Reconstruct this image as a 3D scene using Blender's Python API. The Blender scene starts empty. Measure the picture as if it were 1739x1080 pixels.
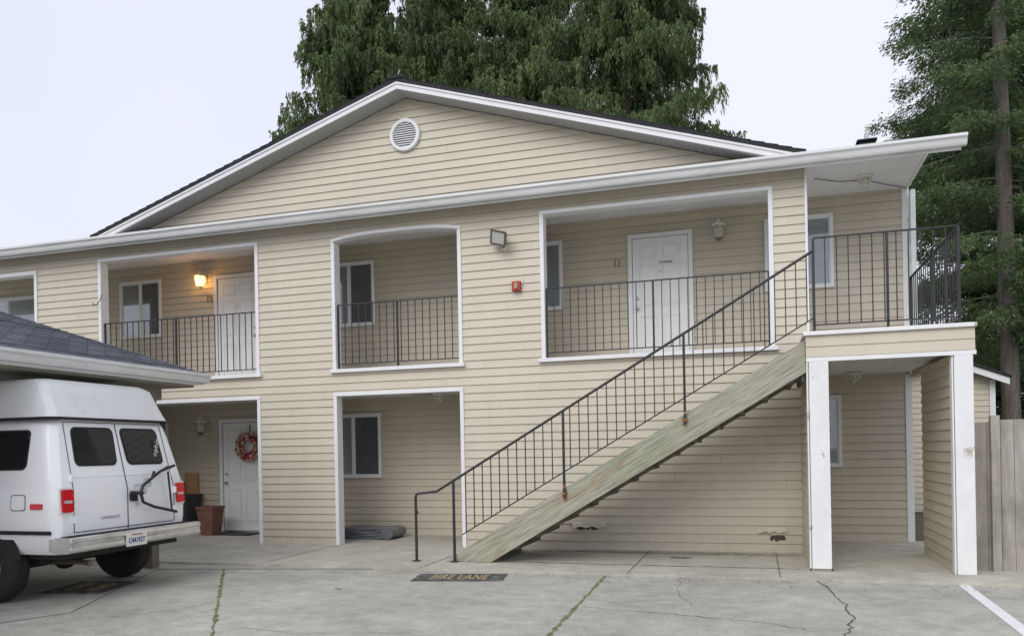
import bpy, math, random
import numpy as np
from mathutils import Vector, Matrix
random.seed(7); rng = np.random.default_rng(7)
S = bpy.context.scene; COL = S.collection
# ------------------------------------------------------------------ camera model
FP=1356.; CX=869.5; HY=765.; RHO=math.atan(.019); TH=math.radians(16.94); D=11.8; HC=1.5
CAM=Vector((0,-D,HC)); F=Vector((-math.sin(TH),math.cos(TH),0)); R=Vector((math.cos(TH),math.sin(TH),0)); U=Vector((0,0,1))
cr,sr=math.cos(RHO),math.sin(RHO)
def ray(px,py):
    u=px-CX; v=HY-py
    return R*(u*cr+v*sr)+U*(-u*sr+v*cr)+F*FP
def atY(px,py,Y): d=ray(px,py); return CAM+d*((Y+D)/d.y)
def atX(px,py,X): d=ray(px,py); return CAM+d*(X/d.x)
def atZ(px,py,Z): d=ray(px,py); return CAM+d*((Z-HC)/d.z)
cd=bpy.data.cameras.new('camera'); co=bpy.data.objects.new('camera',cd); COL.objects.link(co)
cx_=R*cr-U*sr; cy_=R*sr+U*cr; cz_=-F
co.matrix_world=Matrix(((cx_.x,cy_.x,cz_.x,CAM.x),(cx_.y,cy_.y,cz_.y,CAM.y),(cx_.z,cy_.z,cz_.z,CAM.z),(0,0,0,1)))
cd.sensor_width=36; cd.lens=36*FP/1739; cd.shift_y=(HY-540)/1739; cd.clip_end=2000; cd.clip_start=.05
S.camera=co
# ------------------------------------------------------------------ materials
def nm(name):
    m=bpy.data.materials.new(name); m.use_nodes=True; nt=m.node_tree; b=nt.nodes['Principled BSDF']; return m,nt,b
def N(nt,t,**k):
    n=nt.nodes.new(t)
    for a,v in k.items(): setattr(n,a,v)
    return n
def noise(nt,scale,detail=4,vec=None,rough=.6):
    n=N(nt,'ShaderNodeTexNoise'); n.inputs['Scale'].default_value=scale; n.inputs['Detail'].default_value=detail; n.inputs['Roughness'].default_value=rough
    if vec is not None: nt.links.new(vec,n.inputs['Vector'])
    return n.outputs['Fac']
def mapped(nt,sc,rot=0):
    g=N(nt,'ShaderNodeNewGeometry'); mp=N(nt,'ShaderNodeMapping'); mp.inputs['Scale'].default_value=sc
    src=g.outputs['Position']
    if rot:
        r0=N(nt,'ShaderNodeMapping'); r0.inputs['Rotation'].default_value=(0,rot,0); nt.links.new(src,r0.inputs['Vector']); src=r0.outputs['Vector']
    nt.links.new(src,mp.inputs['Vector']); return mp.outputs['Vector']
def mix(nt,fac,a,b,mode='MIX'):
    n=N(nt,'ShaderNodeMix',data_type='RGBA',blend_type=mode)
    for s,v in ((0,fac),(6,a),(7,b)):
        if isinstance(v,(int,float)): n.inputs[s].default_value=v
        elif isinstance(v,tuple): n.inputs[s].default_value=(*v[:3],1)
        else: nt.links.new(v,n.inputs[s])
    return n.outputs[2]
def ramp(nt,fac,stops):
    r=N(nt,'ShaderNodeValToRGB'); e=r.color_ramp.elements
    while len(e)<len(stops): e.new(.5)
    for i,(p,c) in enumerate(stops):
        e[i].position=p; e[i].color=(c,c,c,1) if isinstance(c,(int,float)) else (*c,1)
    nt.links.new(fac,r.inputs['Fac']); return r.outputs['Color']
def bump(nt,b,h,st=.3,dist=.01):
    n=N(nt,'ShaderNodeBump'); n.inputs['Strength'].default_value=st; n.inputs['Distance'].default_value=dist
    nt.links.new(h,n.inputs['Height']); nt.links.new(n.outputs['Normal'],b.inputs['Normal'])
def mat(name,col,rough=.6,var=.1,scale=5,metal=0,bm=0,sc=(1,1,1),dirt=None,dlo=.55,dhi=.75):
    m,nt,b=nm(name); v=mapped(nt,sc)
    f=noise(nt,scale,5,v)
    f=ramp(nt,f,((.3,0.),(.7,1.)))
    c=mix(nt,f,tuple(x*(1-var) for x in col),tuple(min(1,x*(1+var)) for x in col))
    if dirt is not None:
        d=ramp(nt,noise(nt,scale*.6+1.3,8,v,.7),((dlo,0.),(dhi,1.)))
        c=mix(nt,d,c,dirt)
    nt.links.new(c,b.inputs['Base Color']); b.inputs['Roughness'].default_value=rough; b.inputs['Metallic'].default_value=metal
    if bm: bump(nt,b,noise(nt,scale*8,4,v),bm)
    return m
EXP=.127
def siding_mat(name,col,grime=.35):
    m,nt,b=nm(name); g=N(nt,'ShaderNodeNewGeometry'); sx=N(nt,'ShaderNodeSeparateXYZ'); nt.links.new(g.outputs['Position'],sx.inputs[0])
    dv=N(nt,'ShaderNodeMath',operation='DIVIDE'); nt.links.new(sx.outputs['Z'],dv.inputs[0]); dv.inputs[1].default_value=EXP
    fl=N(nt,'ShaderNodeMath',operation='FLOOR'); nt.links.new(dv.outputs[0],fl.inputs[0])
    xx=N(nt,'ShaderNodeMath',operation='MULTIPLY_ADD'); nt.links.new(sx.outputs['X'],xx.inputs[0]); xx.inputs[1].default_value=.27
    ff=N(nt,'ShaderNodeMath',operation='MULTIPLY'); nt.links.new(fl.outputs[0],ff.inputs[0]); ff.inputs[1].default_value=.413
    nt.links.new(ff.outputs[0],xx.inputs[2])
    fx=N(nt,'ShaderNodeMath',operation='FLOOR'); nt.links.new(xx.outputs[0],fx.inputs[0])
    cb=N(nt,'ShaderNodeCombineXYZ'); nt.links.new(fx.outputs[0],cb.inputs[0]); nt.links.new(fl.outputs[0],cb.inputs[1])
    wn=N(nt,'ShaderNodeTexWhiteNoise',noise_dimensions='2D'); nt.links.new(cb.outputs[0],wn.inputs['Vector'])
    c=mix(nt,wn.outputs['Value'],tuple(x*.98 for x in col),tuple(x*1.02 for x in col))
    jx=N(nt,'ShaderNodeMath',operation='FRACT'); nt.links.new(xx.outputs[0],jx.inputs[0])
    c=mix(nt,1.,c,ramp(nt,jx.outputs[0],((.0,.78),(.0020,.78),(.003,1.))),'MULTIPLY')
    st=ramp(nt,noise(nt,1.0,6,mapped(nt,(5,5,.5))),((.35,.96),(.65,1.)))
    c=mix(nt,1.,c,st,'MULTIPLY')
    bl=ramp(nt,noise(nt,.9,5,mapped(nt,(1,1,1))),((.35,.94),(.65,1.)))
    c=mix(nt,1.,c,bl,'MULTIPLY')
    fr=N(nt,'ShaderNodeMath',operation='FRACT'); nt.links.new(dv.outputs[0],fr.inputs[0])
    c=mix(nt,1.,c,ramp(nt,fr.outputs[0],((0.,1.),(.88,1.),(.95,.84),(1.,.74))),'MULTIPLY')  # shade under each lap painted into the top of the course
    zr=N(nt,'ShaderNodeMapRange'); nt.links.new(sx.outputs['Z'],zr.inputs['Value']); zr.inputs['From Min'].default_value=.0; zr.inputs['From Max'].default_value=.55; zr.inputs['To Min'].default_value=grime; zr.inputs['To Max'].default_value=0
    gm=N(nt,'ShaderNodeMath',operation='MULTIPLY'); nt.links.new(zr.outputs[0],gm.inputs[0]); nt.links.new(noise(nt,7,6,mapped(nt,(1,1,1))),gm.inputs[1])
    c=mix(nt,gm.outputs[0],c,(.18,.165,.115))
    nt.links.new(c,b.inputs['Base Color']); b.inputs['Roughness'].default_value=.5
    bump(nt,b,noise(nt,14,3,mapped(nt,(.3,.3,3))),.10)
    return m
M={}
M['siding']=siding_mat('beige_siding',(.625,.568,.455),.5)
M['siding2']=siding_mat('beige_siding_shaded',(.60,.54,.43),.25)  # darker copy for recessed and side walls, shade put into its colour
M['white']=mat('white_trim',(.80,.80,.81),.5,.04,3,dirt=(.58,.57,.53),dlo=.6,dhi=.9)
M['peel']=mat('peeling_white_paint',(.79,.79,.79),.6,.06,5,sc=(1,1,.6),dirt=(.42,.38,.31),dlo=.60,dhi=.65,bm=.2)
M['soffit']=mat('soffit_white',(.76,.76,.75),.6,.04,2)
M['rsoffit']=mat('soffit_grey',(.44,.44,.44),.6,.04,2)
M['gutter']=mat('gutter_white',(.74,.75,.75),.35,.05,2,sc=(.6,1,3),dirt=(.56,.56,.52),dlo=.48,dhi=.8)
M['door']=mat('door_paint',(.82,.82,.80),.4,.03,2)
M['black']=mat('black_iron',(.022,.022,.026),.45,.2,8)
M['roof']=mat('dark_shingle',(.028,.028,.032),.9,.3,12,bm=.4)
M['lampwhite']=mat('lamp_white',(.74,.73,.68),.4,.05,8)
M['frost']=mat('lamp_frosted',(.50,.48,.40),.2,.1,8)
M['bronze']=mat('bronze_metal',(.16,.14,.11),.4,.1,8,metal=.4)
M['brass']=mat('tarnished_brass',(.28,.20,.11),.4,.1,8,metal=.3)
M['chrome']=mat('bumper_chrome',(.78,.78,.78),.22,.12,5,metal=.8,dirt=(.36,.34,.30),dlo=.56,dhi=.78)
M['metal']=mat('steel_metal',(.5,.5,.5),.35,.1,8,metal=.9)
M['rubber']=mat('rubber',(.018,.018,.018),.8,.2,10)
M['vanwhite']=mat('van_white_paint',(.90,.91,.92),.2,.015,2,dirt=(.74,.74,.72),dlo=.66,dhi=.8)
M['capwhite']=mat('van_cap_white',(.76,.77,.77),.45,.04,3,dirt=(.6,.6,.58),dlo=.55,dhi=.8)
M['scuff']=mat('scuffed_primer',(.55,.60,.66),.6,.15,20,dirt=(.3,.25,.2),dlo=.5,dhi=.6)
M['redlens']=mat('red_lens',(.62,.012,.02),.15,.1,8)
M['red']=mat('alarm_red',(.42,.03,.02),.4,.1,8)
M['tan']=mat('stencil_tan',(.42,.33,.17),.8,.2,9,dirt=(.2,.17,.1))
M['paintblack']=mat('worn_black_paint',(.07,.07,.07),.8,.3,7,dirt=(.26,.25,.22),dlo=.5,dhi=.7)
M['linewhite']=mat('road_white',(.76,.76,.76),.7,.06,7,dirt=(.45,.45,.42),dlo=.6,dhi=.75)
M['moss']=mat('joint_moss',(.16,.21,.07),.95,.45,9,bm=.5,dirt=(.16,.15,.10),dlo=.5,dhi=.65)
M['dark']=mat('dark_gap',(.03,.027,.023),.9,.2,5)
M['hole']=mat('torn_siding_hole',(.075,.065,.05),.9,.4,20)
M['jointdark']=mat('joint_dirt',(.16,.155,.12),.95,.3,6)
M['crack']=mat('crack_dark',(.11,.105,.085),.95,.3,6)  # dark tone shared by the cracks and stains
M['cardboard']=mat('cardboard',(.42,.24,.12),.8,.1,5)
M['terra']=mat('brown_pot',(.20,.095,.065),.7,.2,6)
M['planter']=mat('dark_planter',(.035,.037,.045),.6,.2,6)
M['tarp']=mat('grey_tarp',(.14,.15,.17),.28,.2,5,bm=.25)
M['mat']=mat('doormat_fibre',(.05,.045,.04),.95,.3,20)
M['deepgreen']=mat('garland',(.12,.07,.05),.9,.3,20)
M['baubred']=mat('bauble_red',(.36,.02,.05),.25,.1,9)
M['baubwhite']=mat('bauble_cream',(.56,.46,.37),.25,.1,9)
M['baubgold']=mat('bauble_pink',(.48,.24,.20),.25,.1,9)
M['under']=mat('carport_ceiling',(.26,.24,.20),.8,.2,4)
M['post']=mat('brown_post',(.16,.14,.12),.8,.2,5)
M['blind']=mat('blind_slats',(.62,.65,.67),.6,.05,5)
M['curtain']=mat('curtain',(.12,.14,.17),.8,.2,3)
def wood(name,a,b_,grime,sc=(.8,6,6),rot=0,stain=None):
    m,nt,b=nm(name); v=mapped(nt,sc,rot)
    f=ramp(nt,noise(nt,3,8,v,.7),((.3,0.),(.7,1.)))
    c=mix(nt,f,a,b_)
    d=ramp(nt,noise(nt,1.1,6,mapped(nt,(1,1,1)),.7),((.48,0.),(.70,.8)))
    c=mix(nt,d,c,grime)
    if stain:
        s=ramp(nt,noise(nt,1.5,6,mapped(nt,(.7,2,3.2),rot),.7),((.57,0.),(.68,.8))); c=mix(nt,s,c,stain)
    ln=ramp(nt,noise(nt,9,4,mapped(nt,(.25,10,10),rot),.6),((.40,.60),(.52,1.)))
    if rot: c=mix(nt,1.,c,ln,'MULTIPLY')
    nt.links.new(c,b.inputs['Base Color']); b.inputs['Roughness'].default_value=.85
    bump(nt,b,noise(nt,12,4,v),.45); return m
SLOPE=math.atan(.588)
M['stringer']=wood('weathered_stringer',(.30,.30,.22),(.49,.48,.39),(.26,.29,.19),(.7,5,9),SLOPE,(.33,.22,.13))
M['rust']=mat('rust_stain',(.30,.13,.06),.9,.4,12,dirt=(.34,.31,.22),dlo=.5,dhi=.6)
M['treadw']=wood('tread_wood',(.11,.095,.07),(.18,.155,.115),(.09,.10,.06))
M['fence']=wood('fence_wood',(.28,.255,.215),(.46,.435,.39),(.21,.20,.16),(6,6,.7))
def concrete(name,col,rough=.9):
    m,nt,b=nm(name); v=mapped(nt,(1,1,1))
    f=ramp(nt,noise(nt,.55,9,v,.65),((.33,0.),(.67,1.)))
    c=mix(nt,f,tuple(x*.82 for x in col),tuple(x*1.12 for x in col))
    f2=ramp(nt,noise(nt,3.5,8,v,.75),((.38,.82),(.62,1.07)))
    c=mix(nt,1.,c,f2,'MULTIPLY')
    f3=ramp(nt,noise(nt,90,3,v,.7),((.3,.66),(.7,1.18)))
    c=mix(nt,1.,c,f3,'MULTIPLY')
    f4=ramp(nt,noise(nt,1.7,10,mapped(nt,(1,1.3,1)),.8),((.54,0.),(.70,.55)))
    c=mix(nt,f4,c,(.20,.19,.14))
    f5=ramp(nt,noise(nt,.9,8,mapped(nt,(.6,1.6,1)),.7),((.56,0.),(.72,.45)))
    c=mix(nt,f5,c,(.31,.285,.22))
    nt.links.new(c,b.inputs['Base Color']); b.inputs['Roughness'].default_value=rough
    bump(nt,b,noise(nt,70,5,v),.35,.006); return m
M['conc']=concrete('driveway_concrete',(.47,.455,.40))
M['walk']=concrete('walkway_concrete',(.53,.505,.43))
M['earth']=mat('far_ground',(.09,.10,.05),.95,.4,.6)
def shingle(name,a,b_):
    m,nt,b=nm(name); 
    tc=N(nt,'ShaderNodeNewGeometry'); sx=N(nt,'ShaderNodeSeparateXYZ'); nt.links.new(tc.outputs['Position'],sx.inputs[0])
    cb=N(nt,'ShaderNodeCombineXYZ'); nt.links.new(sx.outputs['Y'],cb.inputs[0]); nt.links.new(sx.outputs['X'],cb.inputs[1])
    br=N(nt,'ShaderNodeTexBrick'); nt.links.new(cb.outputs[0],br.inputs['Vector'])
    br.inputs['Color1'].default_value=(*a,1); br.inputs['Color2'].default_value=(*b_,1); br.inputs['Mortar'].default_value=(.02,.02,.025,1)
    br.inputs['Scale'].default_value=1; br.inputs['Brick Width'].default_value=.3; br.inputs['Row Height'].default_value=.14; br.inputs['Mortar Size'].default_value=.008
    c=mix(nt,1.,br.outputs['Color'],ramp(nt,noise(nt,40,3,mapped(nt,(1,1,1))),((.3,.6),(.7,1.3))),'MULTIPLY')
    nt.links.new(c,b.inputs['Base Color']); b.inputs['Roughness'].default_value=.95
    bump(nt,b,br.outputs['Fac'],.5,-.01); return m
M['shingle']=shingle('grey_shingle',(.085,.095,.12),(.17,.18,.21))
def glassm(name,col,mixf):
    m,nt,b=nm(name); out=nt.nodes['Material Output']
    tr=N(nt,'ShaderNodeBsdfTransparent'); tr.inputs[0].default_value=(*col,1); gl=N(nt,'ShaderNodeBsdfGlossy'); gl.inputs['Roughness'].default_value=.03
    fr=N(nt,'ShaderNodeLayerWeight'); fr.inputs[0].default_value=.15
    ad=N(nt,'ShaderNodeMath',operation='ADD'); nt.links.new(fr.outputs['Facing'],ad.inputs[0]); ad.inputs[1].default_value=mixf
    mx=N(nt,'ShaderNodeMixShader'); nt.links.new(ad.outputs[0],mx.inputs[0]); nt.links.new(tr.outputs[0],mx.inputs[1]); nt.links.new(gl.outputs[0],mx.inputs[2])
    nt.links.new(mx.outputs[0],out.inputs[0]); return m
M['glass']=glassm('window_glass',(.82,.87,.90),.16)
m,nt,b=nm('van_glass'); b.inputs['Base Color'].default_value=(.012,.013,.015,1); b.inputs['Roughness'].default_value=.06; M['vanglass']=m
M['curved']=glassm('lamp_glass',(.85,.85,.8),.15)
m,nt,b=nm('lit_bulb'); b.inputs['Base Color'].default_value=(1,.6,.2,1); b.inputs['Emission Color'].default_value=(1,.48,.12,1); b.inputs['Emission Strength'].default_value=6; M['lit']=m
m,nt,b=nm('lens_glass'); b.inputs['Base Color'].default_value=(.5,.5,.48,1); b.inputs['Roughness'].default_value=.1; M['lens']=m
def foliage(name,a,b_,c_,sc=.7,vs=(1,1,1)):
    m,nt,b=nm(name); v=mapped(nt,vs)
    f=ramp(nt,noise(nt,sc,4,v,.6),((.32,a),(.52,b_),(.70,c_)))
    g=ramp(nt,noise(nt,6,2,v),((.3,.6),(.7,1.3)))
    c=mix(nt,1.,f,g,'MULTIPLY'); nt.links.new(c,b.inputs['Base Color']); b.inputs['Roughness'].default_value=.7
    out=nt.nodes['Material Output']; tl=N(nt,'ShaderNodeBsdfTranslucent'); nt.links.new(c,tl.inputs[0]); ms=N(nt,'ShaderNodeMixShader'); ms.inputs[0].default_value=.4
    nt.links.new(b.outputs[0],ms.inputs[1]); nt.links.new(tl.outputs[0],ms.inputs[2]); nt.links.new(ms.outputs[0],out.inputs[0])
    return m
M['cedar']=foliage('cedar_foliage',(.085,.13,.055),(.15,.215,.085),(.25,.32,.135),.7,(1.6,1.6,.45))
M['fir']=foliage('fir_foliage',(.065,.11,.05),(.115,.18,.07),(.19,.26,.11),1.1)
M['bark']=mat('bark',(.17,.145,.13),.95,.35,5,bm=.6,sc=(2,2,.5))
# ------------------------------------------------------------------ mesh builder
class MB:
    def __init__(s): s.v=[]; s.f=[]
    def add(s,vs,fs):
        n=len(s.v); s.v+=[tuple(q) for q in vs]; s.f+=[[i+n for i in f] for f in fs]; return s
    def box(s,x0,x1,y0,y1,z0,z1):
        return s.add([(x0,y0,z0),(x1,y0,z0),(x1,y1,z0),(x0,y1,z0),(x0,y0,z1),(x1,y0,z1),(x1,y1,z1),(x0,y1,z1)],
            [(0,3,2,1),(4,5,6,7),(0,1,5,4),(1,2,6,5),(2,3,7,6),(3,0,4,7)])
    def prism(s,pts,vec):
        n=len(pts); vec=Vector(vec); a=[Vector(p) for p in pts]; b=[p+vec for p in a]
        return s.add(a+b,[tuple(range(n))[::-1],tuple(range(n,2*n))]+[(i,(i+1)%n,n+(i+1)%n,n+i) for i in range(n)])
    def cyl(s,p0,p1,r0,r1=None,n=12,cap=True):
        r1=r0 if r1 is None else r1; p0=Vector(p0); p1=Vector(p1); d=(p1-p0).normalized()
        a=d.orthogonal().normalized(); b=d.cross(a)
        vs=[p0+(a*math.cos(t)+b*math.sin(t))*r0 for t in [2*math.pi*i/n for i in range(n)]]+[p1+(a*math.cos(t)+b*math.sin(t))*r1 for t in [2*math.pi*i/n for i in range(n)]]
        fs=[(i,(i+1)%n,n+(i+1)%n,n+i) for i in range(n)]
        if cap: fs+=[tuple(range(n))[::-1],tuple(range(n,2*n))]
        return s.add(vs,fs)
    def tube(s,pts,r,n=6):
        for a,b in zip(pts[:-1],pts[1:]): s.cyl(a,b,r,n=n)
        return s
    def bar(s,p0,p1,w,h):
        p0=Vector(p0);p1=Vector(p1);d=(p1-p0).normalized(); up=Vector((0,0,1)) if abs(d.z)<.95 else Vector((0,1,0))
        a=d.cross(up).normalized()*w/2; b=a.cross(d).normalized()*h/2
        vs=[p0-a-b,p0+a-b,p0+a+b,p0-a+b,p1-a-b,p1+a-b,p1+a+b,p1-a+b]
        return s.add(vs,[(0,3,2,1),(4,5,6,7),(0,1,5,4),(1,2,6,5),(2,3,7,6),(3,0,4,7)])
    def sphere(s,c,r,n=10,m=6,sz=1.):
        c=Vector(c); vs=[];fs=[]
        for j in range(m+1):
            p=math.pi*j/m
            for i in range(n):
                t=2*math.pi*i/n; vs.append((c.x+r*math.sin(p)*math.cos(t),c.y+r*math.sin(p)*math.sin(t),c.z+r*sz*math.cos(p)))
        for j in range(m):
            for i in range(n): fs.append((j*n+i,j*n+(i+1)%n,(j+1)*n+(i+1)%n,(j+1)*n+i))
        return s.add(vs,fs)
    def lathe(s,c,prof,n=16,axis=(0,0,1)):
        c=Vector(c); ax=Vector(axis).normalized(); a=ax.orthogonal().normalized(); b=ax.cross(a); vs=[];fs=[]
        for (r,h) in prof:
            for i in range(n):
                t=2*math.pi*i/n; vs.append(c+ax*h+(a*math.cos(t)+b*math.sin(t))*r)
        for j in range(len(prof)-1):
            for i in range(n): fs.append((j*n+i,j*n+(i+1)%n,(j+1)*n+(i+1)%n,(j+1)*n+i))
        fs.append(tuple(range(n))); fs.append(tuple(range((len(prof)-1)*n,len(prof)*n)))
        return s.add(vs,fs)
    def build(s,name,m,parent=None,bevel=0,smooth=False,label=None):
        off=Vector((0,0,0)); r=parent
        while r is not None: off+=r.location; r=r.parent
        me=bpy.data.meshes.new(name); me.from_pydata([(x-off.x,y-off.y,z-off.z) for x,y,z in s.v],[],s.f); me.update()
        if smooth:
            for p in me.polygons: p.use_smooth=True
        o=bpy.data.objects.new(name,me); COL.objects.link(o); me.materials.append(m)
        if parent is not None: o.parent=parent
        if bevel:
            bv=o.modifiers.new('bevel','BEVEL'); bv.width=bevel; bv.segments=2; bv.limit_method='ANGLE'
        if label: o['label']=label
        return o
def thing(name,loc,label,cat,group=None):
    o=bpy.data.objects.new(name,None); COL.objects.link(o); o.location=loc; o['label']=label; o['category']=cat
    o.empty_display_size=.2
    if group: o['group']=group
    return o
def tag(o,label,cat,group=None,kind=None):
    o['label']=label; o['category']=cat
    if group: o['group']=group
    if kind: o['kind']=kind
    return o
def struct(o): o['kind']='structure'; return o
def text_mb(txt,size,origin,rot,spacing=1.,ext=.001,fit=None,bold=0):
    c=bpy.data.curves.new('t','FONT'); c.body=txt; c.size=size; c.align_x='CENTER'; c.align_y='CENTER'; c.extrude=ext; c.space_character=spacing; c.offset=bold
    o=bpy.data.objects.new('t',c); COL.objects.link(o)
    dg=bpy.context.evaluated_depsgraph_get(); me=bpy.data.meshes.new_from_object(o.evaluated_get(dg))
    xs=[v.co.x for v in me.vertices]; ys=[v.co.y for v in me.vertices]; mx=Matrix.Identity(4)
    if fit:
        mx=Matrix.Diagonal((fit[0]/(max(xs)-min(xs)),fit[1]/(max(ys)-min(ys)),1,1))@Matrix.Translation((-(max(xs)+min(xs))/2,-(max(ys)+min(ys))/2,0))
    mtx=Matrix.Translation(origin)@rot.to_4x4()@mx
    mb=MB(); mb.add([mtx@v.co for v in me.vertices],[tuple(p.vertices) for p in me.polygons])
    bpy.data.objects.remove(o); bpy.data.meshes.remove(me); bpy.data.curves.remove(c); return mb
RW=Matrix.Rotation(math.pi/2,3,'X')
RX=Matrix.Rotation(math.pi/2,3,'Z')@RW
# ------------------------------------------------------------------ siding
def sid(mb,p0,p1,z0,z1,nrm,lo=None,hi=None,out=.016):
    p0=Vector((*p0,0)); p1=Vector((*p1,0)); L=(p1-p0).length; d=(p1-p0)/L; n=Vector((*nrm,0))
    k=math.floor(z0/EXP+1e-6)
    while k*EXP<z1-1e-4:
        za=max(z0,k*EXP); zb=min(z1,(k+1)*EXP)
        if zb-za>.004:
            oa=out*(1-(za-k*EXP)/EXP); ob=out*(1-(zb-k*EXP)/EXP)
            a0=lo(za) if lo else 0; a1=hi(za) if hi else L; b0=lo(zb) if lo else 0; b1=hi(zb) if hi else L
            if a1>a0 and b1>=b0:
                A=p0+d*a0+n*oa+U*za; B=p0+d*a1+n*oa+U*za; C=p0+d*b1+n*ob+U*zb; E=p0+d*b0+n*ob+U*zb
                A2=p0+d*a0+U*za; B2=p0+d*a1+U*za
                mb.add([A,B,C,E,A2,B2],[(0,1,2,3),(4,5,1,0)])
        k+=1
# ================================================================== SETTING
struct(MB().add([(-300,-300,-.075),(300,-300,-.075),(300,300,-.075),(-300,300,-.075)],[(0,1,2,3)]).build('ground',M['earth']))
struct(MB().box(-26,16,-30,-2.25,-.3,-.03).build('driveway',M['conc']))
struct(MB().box(-20,4.6,-2.246,1.7,-.3,0).build('walkway',M['walk']))
def strip(pts,w,m,name,z=-.026,jag=.35,step=.12):
    P=[Vector((p[0],p[1],0)) for p in pts]; mb=MB(); L=[];
    for a,b in zip(P[:-1],P[1:]):
        n=max(2,int((b-a).length/step)); d=(b-a).normalized(); s=Vector((-d.y,d.x,0))
        for i in range(n+(1 if b is P[-1] else 0)):
            q=a+(b-a)*i/n; ww=w*(1+random.uniform(-jag,jag)); of=s*random.uniform(-jag,jag)*w*.5
            L.append((q+of-s*ww/2,q+of+s*ww/2))
    for (a,b),(c,e) in zip(L[:-1],L[1:]):
        mb.add([(a.x,a.y,z),(b.x,b.y,z),(e.x,e.y,z),(c.x,c.y,z)],[(0,1,2,3)])
    return struct(mb.build(name,m))
def gp(px,py,z=-.03): p=atZ(px,py,z); return (p.x,p.y)
strip([gp(381,966),gp(372,1010),gp(361,1080),gp(350,1150)],.032,M['moss'],'driveway_joint',jag=.7,step=.06)
strip([gp(1040,964),gp(990,1018),gp(930,1080),gp(870,1150)],.032,M['moss'],'driveway_joint',jag=.7,step=.06)
strip([gp(-40,1064),gp(120,1040),gp(268,966)],.02,M['jointdark'],'driveway_joint')
strip([gp(268,966),gp(700,966),gp(1040,970),gp(1640,982)],.03,M['jointdark'],'driveway_joint')
def crack(pts,w=.008):
    Q=[]
    for a,b in zip(pts[:-1],pts[1:]):
        for i in range(8):
            t=i/8; Q.append((a[0]+(b[0]-a[0])*t+random.uniform(-.03,.03),a[1]+(b[1]-a[1])*t+random.uniform(-.03,.03)))
    Q.append(pts[-1]); strip(Q,w,M['crack'],'driveway_crack',z=-.025,step=.1,jag=.5)
crack([gp(1375,975),gp(1430,1020),gp(1450,1050),gp(1435,1080)],.014)
crack([gp(985,1030),gp(1090,1038),gp(1180,1046),gp(1290,1056),gp(1400,1075)],.008)
crack([gp(372,1020),gp(300,1035),gp(180,1048)],.006)
crack([gp(1160,975),gp(1150,1010),gp(1180,1030)],.005)
crack([gp(400,1066),gp(520,1076),gp(700,1074)],.006)
for x in (-9.2,-6.6,-4.2,-1.5,.25):
    strip([(x,-2.24),(x,-.1)],.014,M['moss'] if x in (.25,-6.6) else M['jointdark'],'walkway_joint',z=.004)
strip([(-3.2,-.30),(.5,-.30)],.05,M['moss'],'walkway_joint',z=.004,jag=.9)
strip([(-3.3,-1.5),(.5,-1.55)],.03,M['moss'],'walkway_joint',z=.004,jag=.9)
def blob(cx,cy,r,m,z,name):
    mb=MB(); n=22; pts=[]
    for i in range(n):
        t=2*math.pi*i/n; rr=r*random.uniform(.6,1.15); pts.append((cx+rr*1.8*math.cos(t),cy+rr*.6*math.sin(t),z))
    mb.add(pts,[tuple(range(n))]); return struct(mb.build(name,m))
blob(-1.0,-.75,.10,M['crack'],.005,'walkway_stain'); blob(*gp(575,1000),.03,M['crack'],-.024,'driveway_stain')
mb=MB()
for i in range(520):
    if i<260: x=random.uniform(-5,2.4); y=-2.30-abs(random.gauss(0,.25)); z=-.024
    else: x=random.uniform(-3,.6); y=-.02-abs(random.gauss(0,.3)); z=.006
    a=random.uniform(0,6.28); l=random.uniform(.008,.02); c,s=math.cos(a)*l,math.sin(a)*l
    mb.add([(x-c,y-s,z),(x+s*.4,y-c*.4,z+.003),(x+c,y+s,z),(x-s*.4,y+c*.4,z+.002)],[(0,1,2,3)])
tag(mb.build('leaf_litter',M['treadw']),'tiny brown leaf litter scattered along the walkway edge','leaf litter',kind='stuff')
a=atZ(1620,980,-.026); b_=atZ(1760,1086,-.026)
d=(b_-a).normalized(); s_=Vector((-d.y,d.x,0))*.055
struct(MB().add([a-s_,a+s_,b_+s_,b_-s_],[(0,1,2,3)]).build('road_marking',M['linewhite']))
def plate(px0,px1,py0,py1,txt,fw_,nm1,lab):
    a=atZ((px0+px1)/2,(py0+py1)/2,-.025); l=atZ(px0,(py0+py1)/2,-.025); r=atZ(px1,(py0+py1)/2,-.025)
    dirv=(r-l); dirv.z=0; w=dirv.length; dirv.normalize(); t=atZ((px0+px1)/2,py0,-.025); bt=atZ((px0+px1)/2,py1,-.025); h=abs(t.y-bt.y)
    nrm=Vector((-dirv.y,dirv.x,0)); root=thing(nm1,(a.x,a.y,-.03),lab,'painted marking')
    mb=MB(); n=16; pts=[]
    for (p,q) in (((-1,-1),(1,-1)),((1,-1),(1,1)),((1,1),(-1,1)),((-1,1),(-1,-1))):
        for i in range(n):
            u=p[0]+(q[0]-p[0])*i/n; v_=p[1]+(q[1]-p[1])*i/n; pts.append(a+dirv*w/2*(u*(1+random.uniform(-.015,.01)))+nrm*h/2*(v_*(1+random.uniform(-.05,.03))))
    mb.add(pts,[tuple(range(len(pts)))]).build('background',M['paintblack'],root)
    rot=Matrix.Rotation(math.atan2(dirv.y,dirv.x),3,'Z')
    text_mb(txt,.3,(a.x,a.y,-.0205),rot,1.1,.0005,fit=(w*fw_,h*.60),bold=.004).build('lettering',M['tan'],root)
plate(705,858,973,986,'FIRE LANE',.62,'fire_lane_marking','black painted strip lettered FIRE LANE on the driveway before the stairs')
plate(103,207,984,1008,'8 8',.55,'stall_number_marking','worn black painted patch with stall number on the driveway behind the van')
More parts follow.
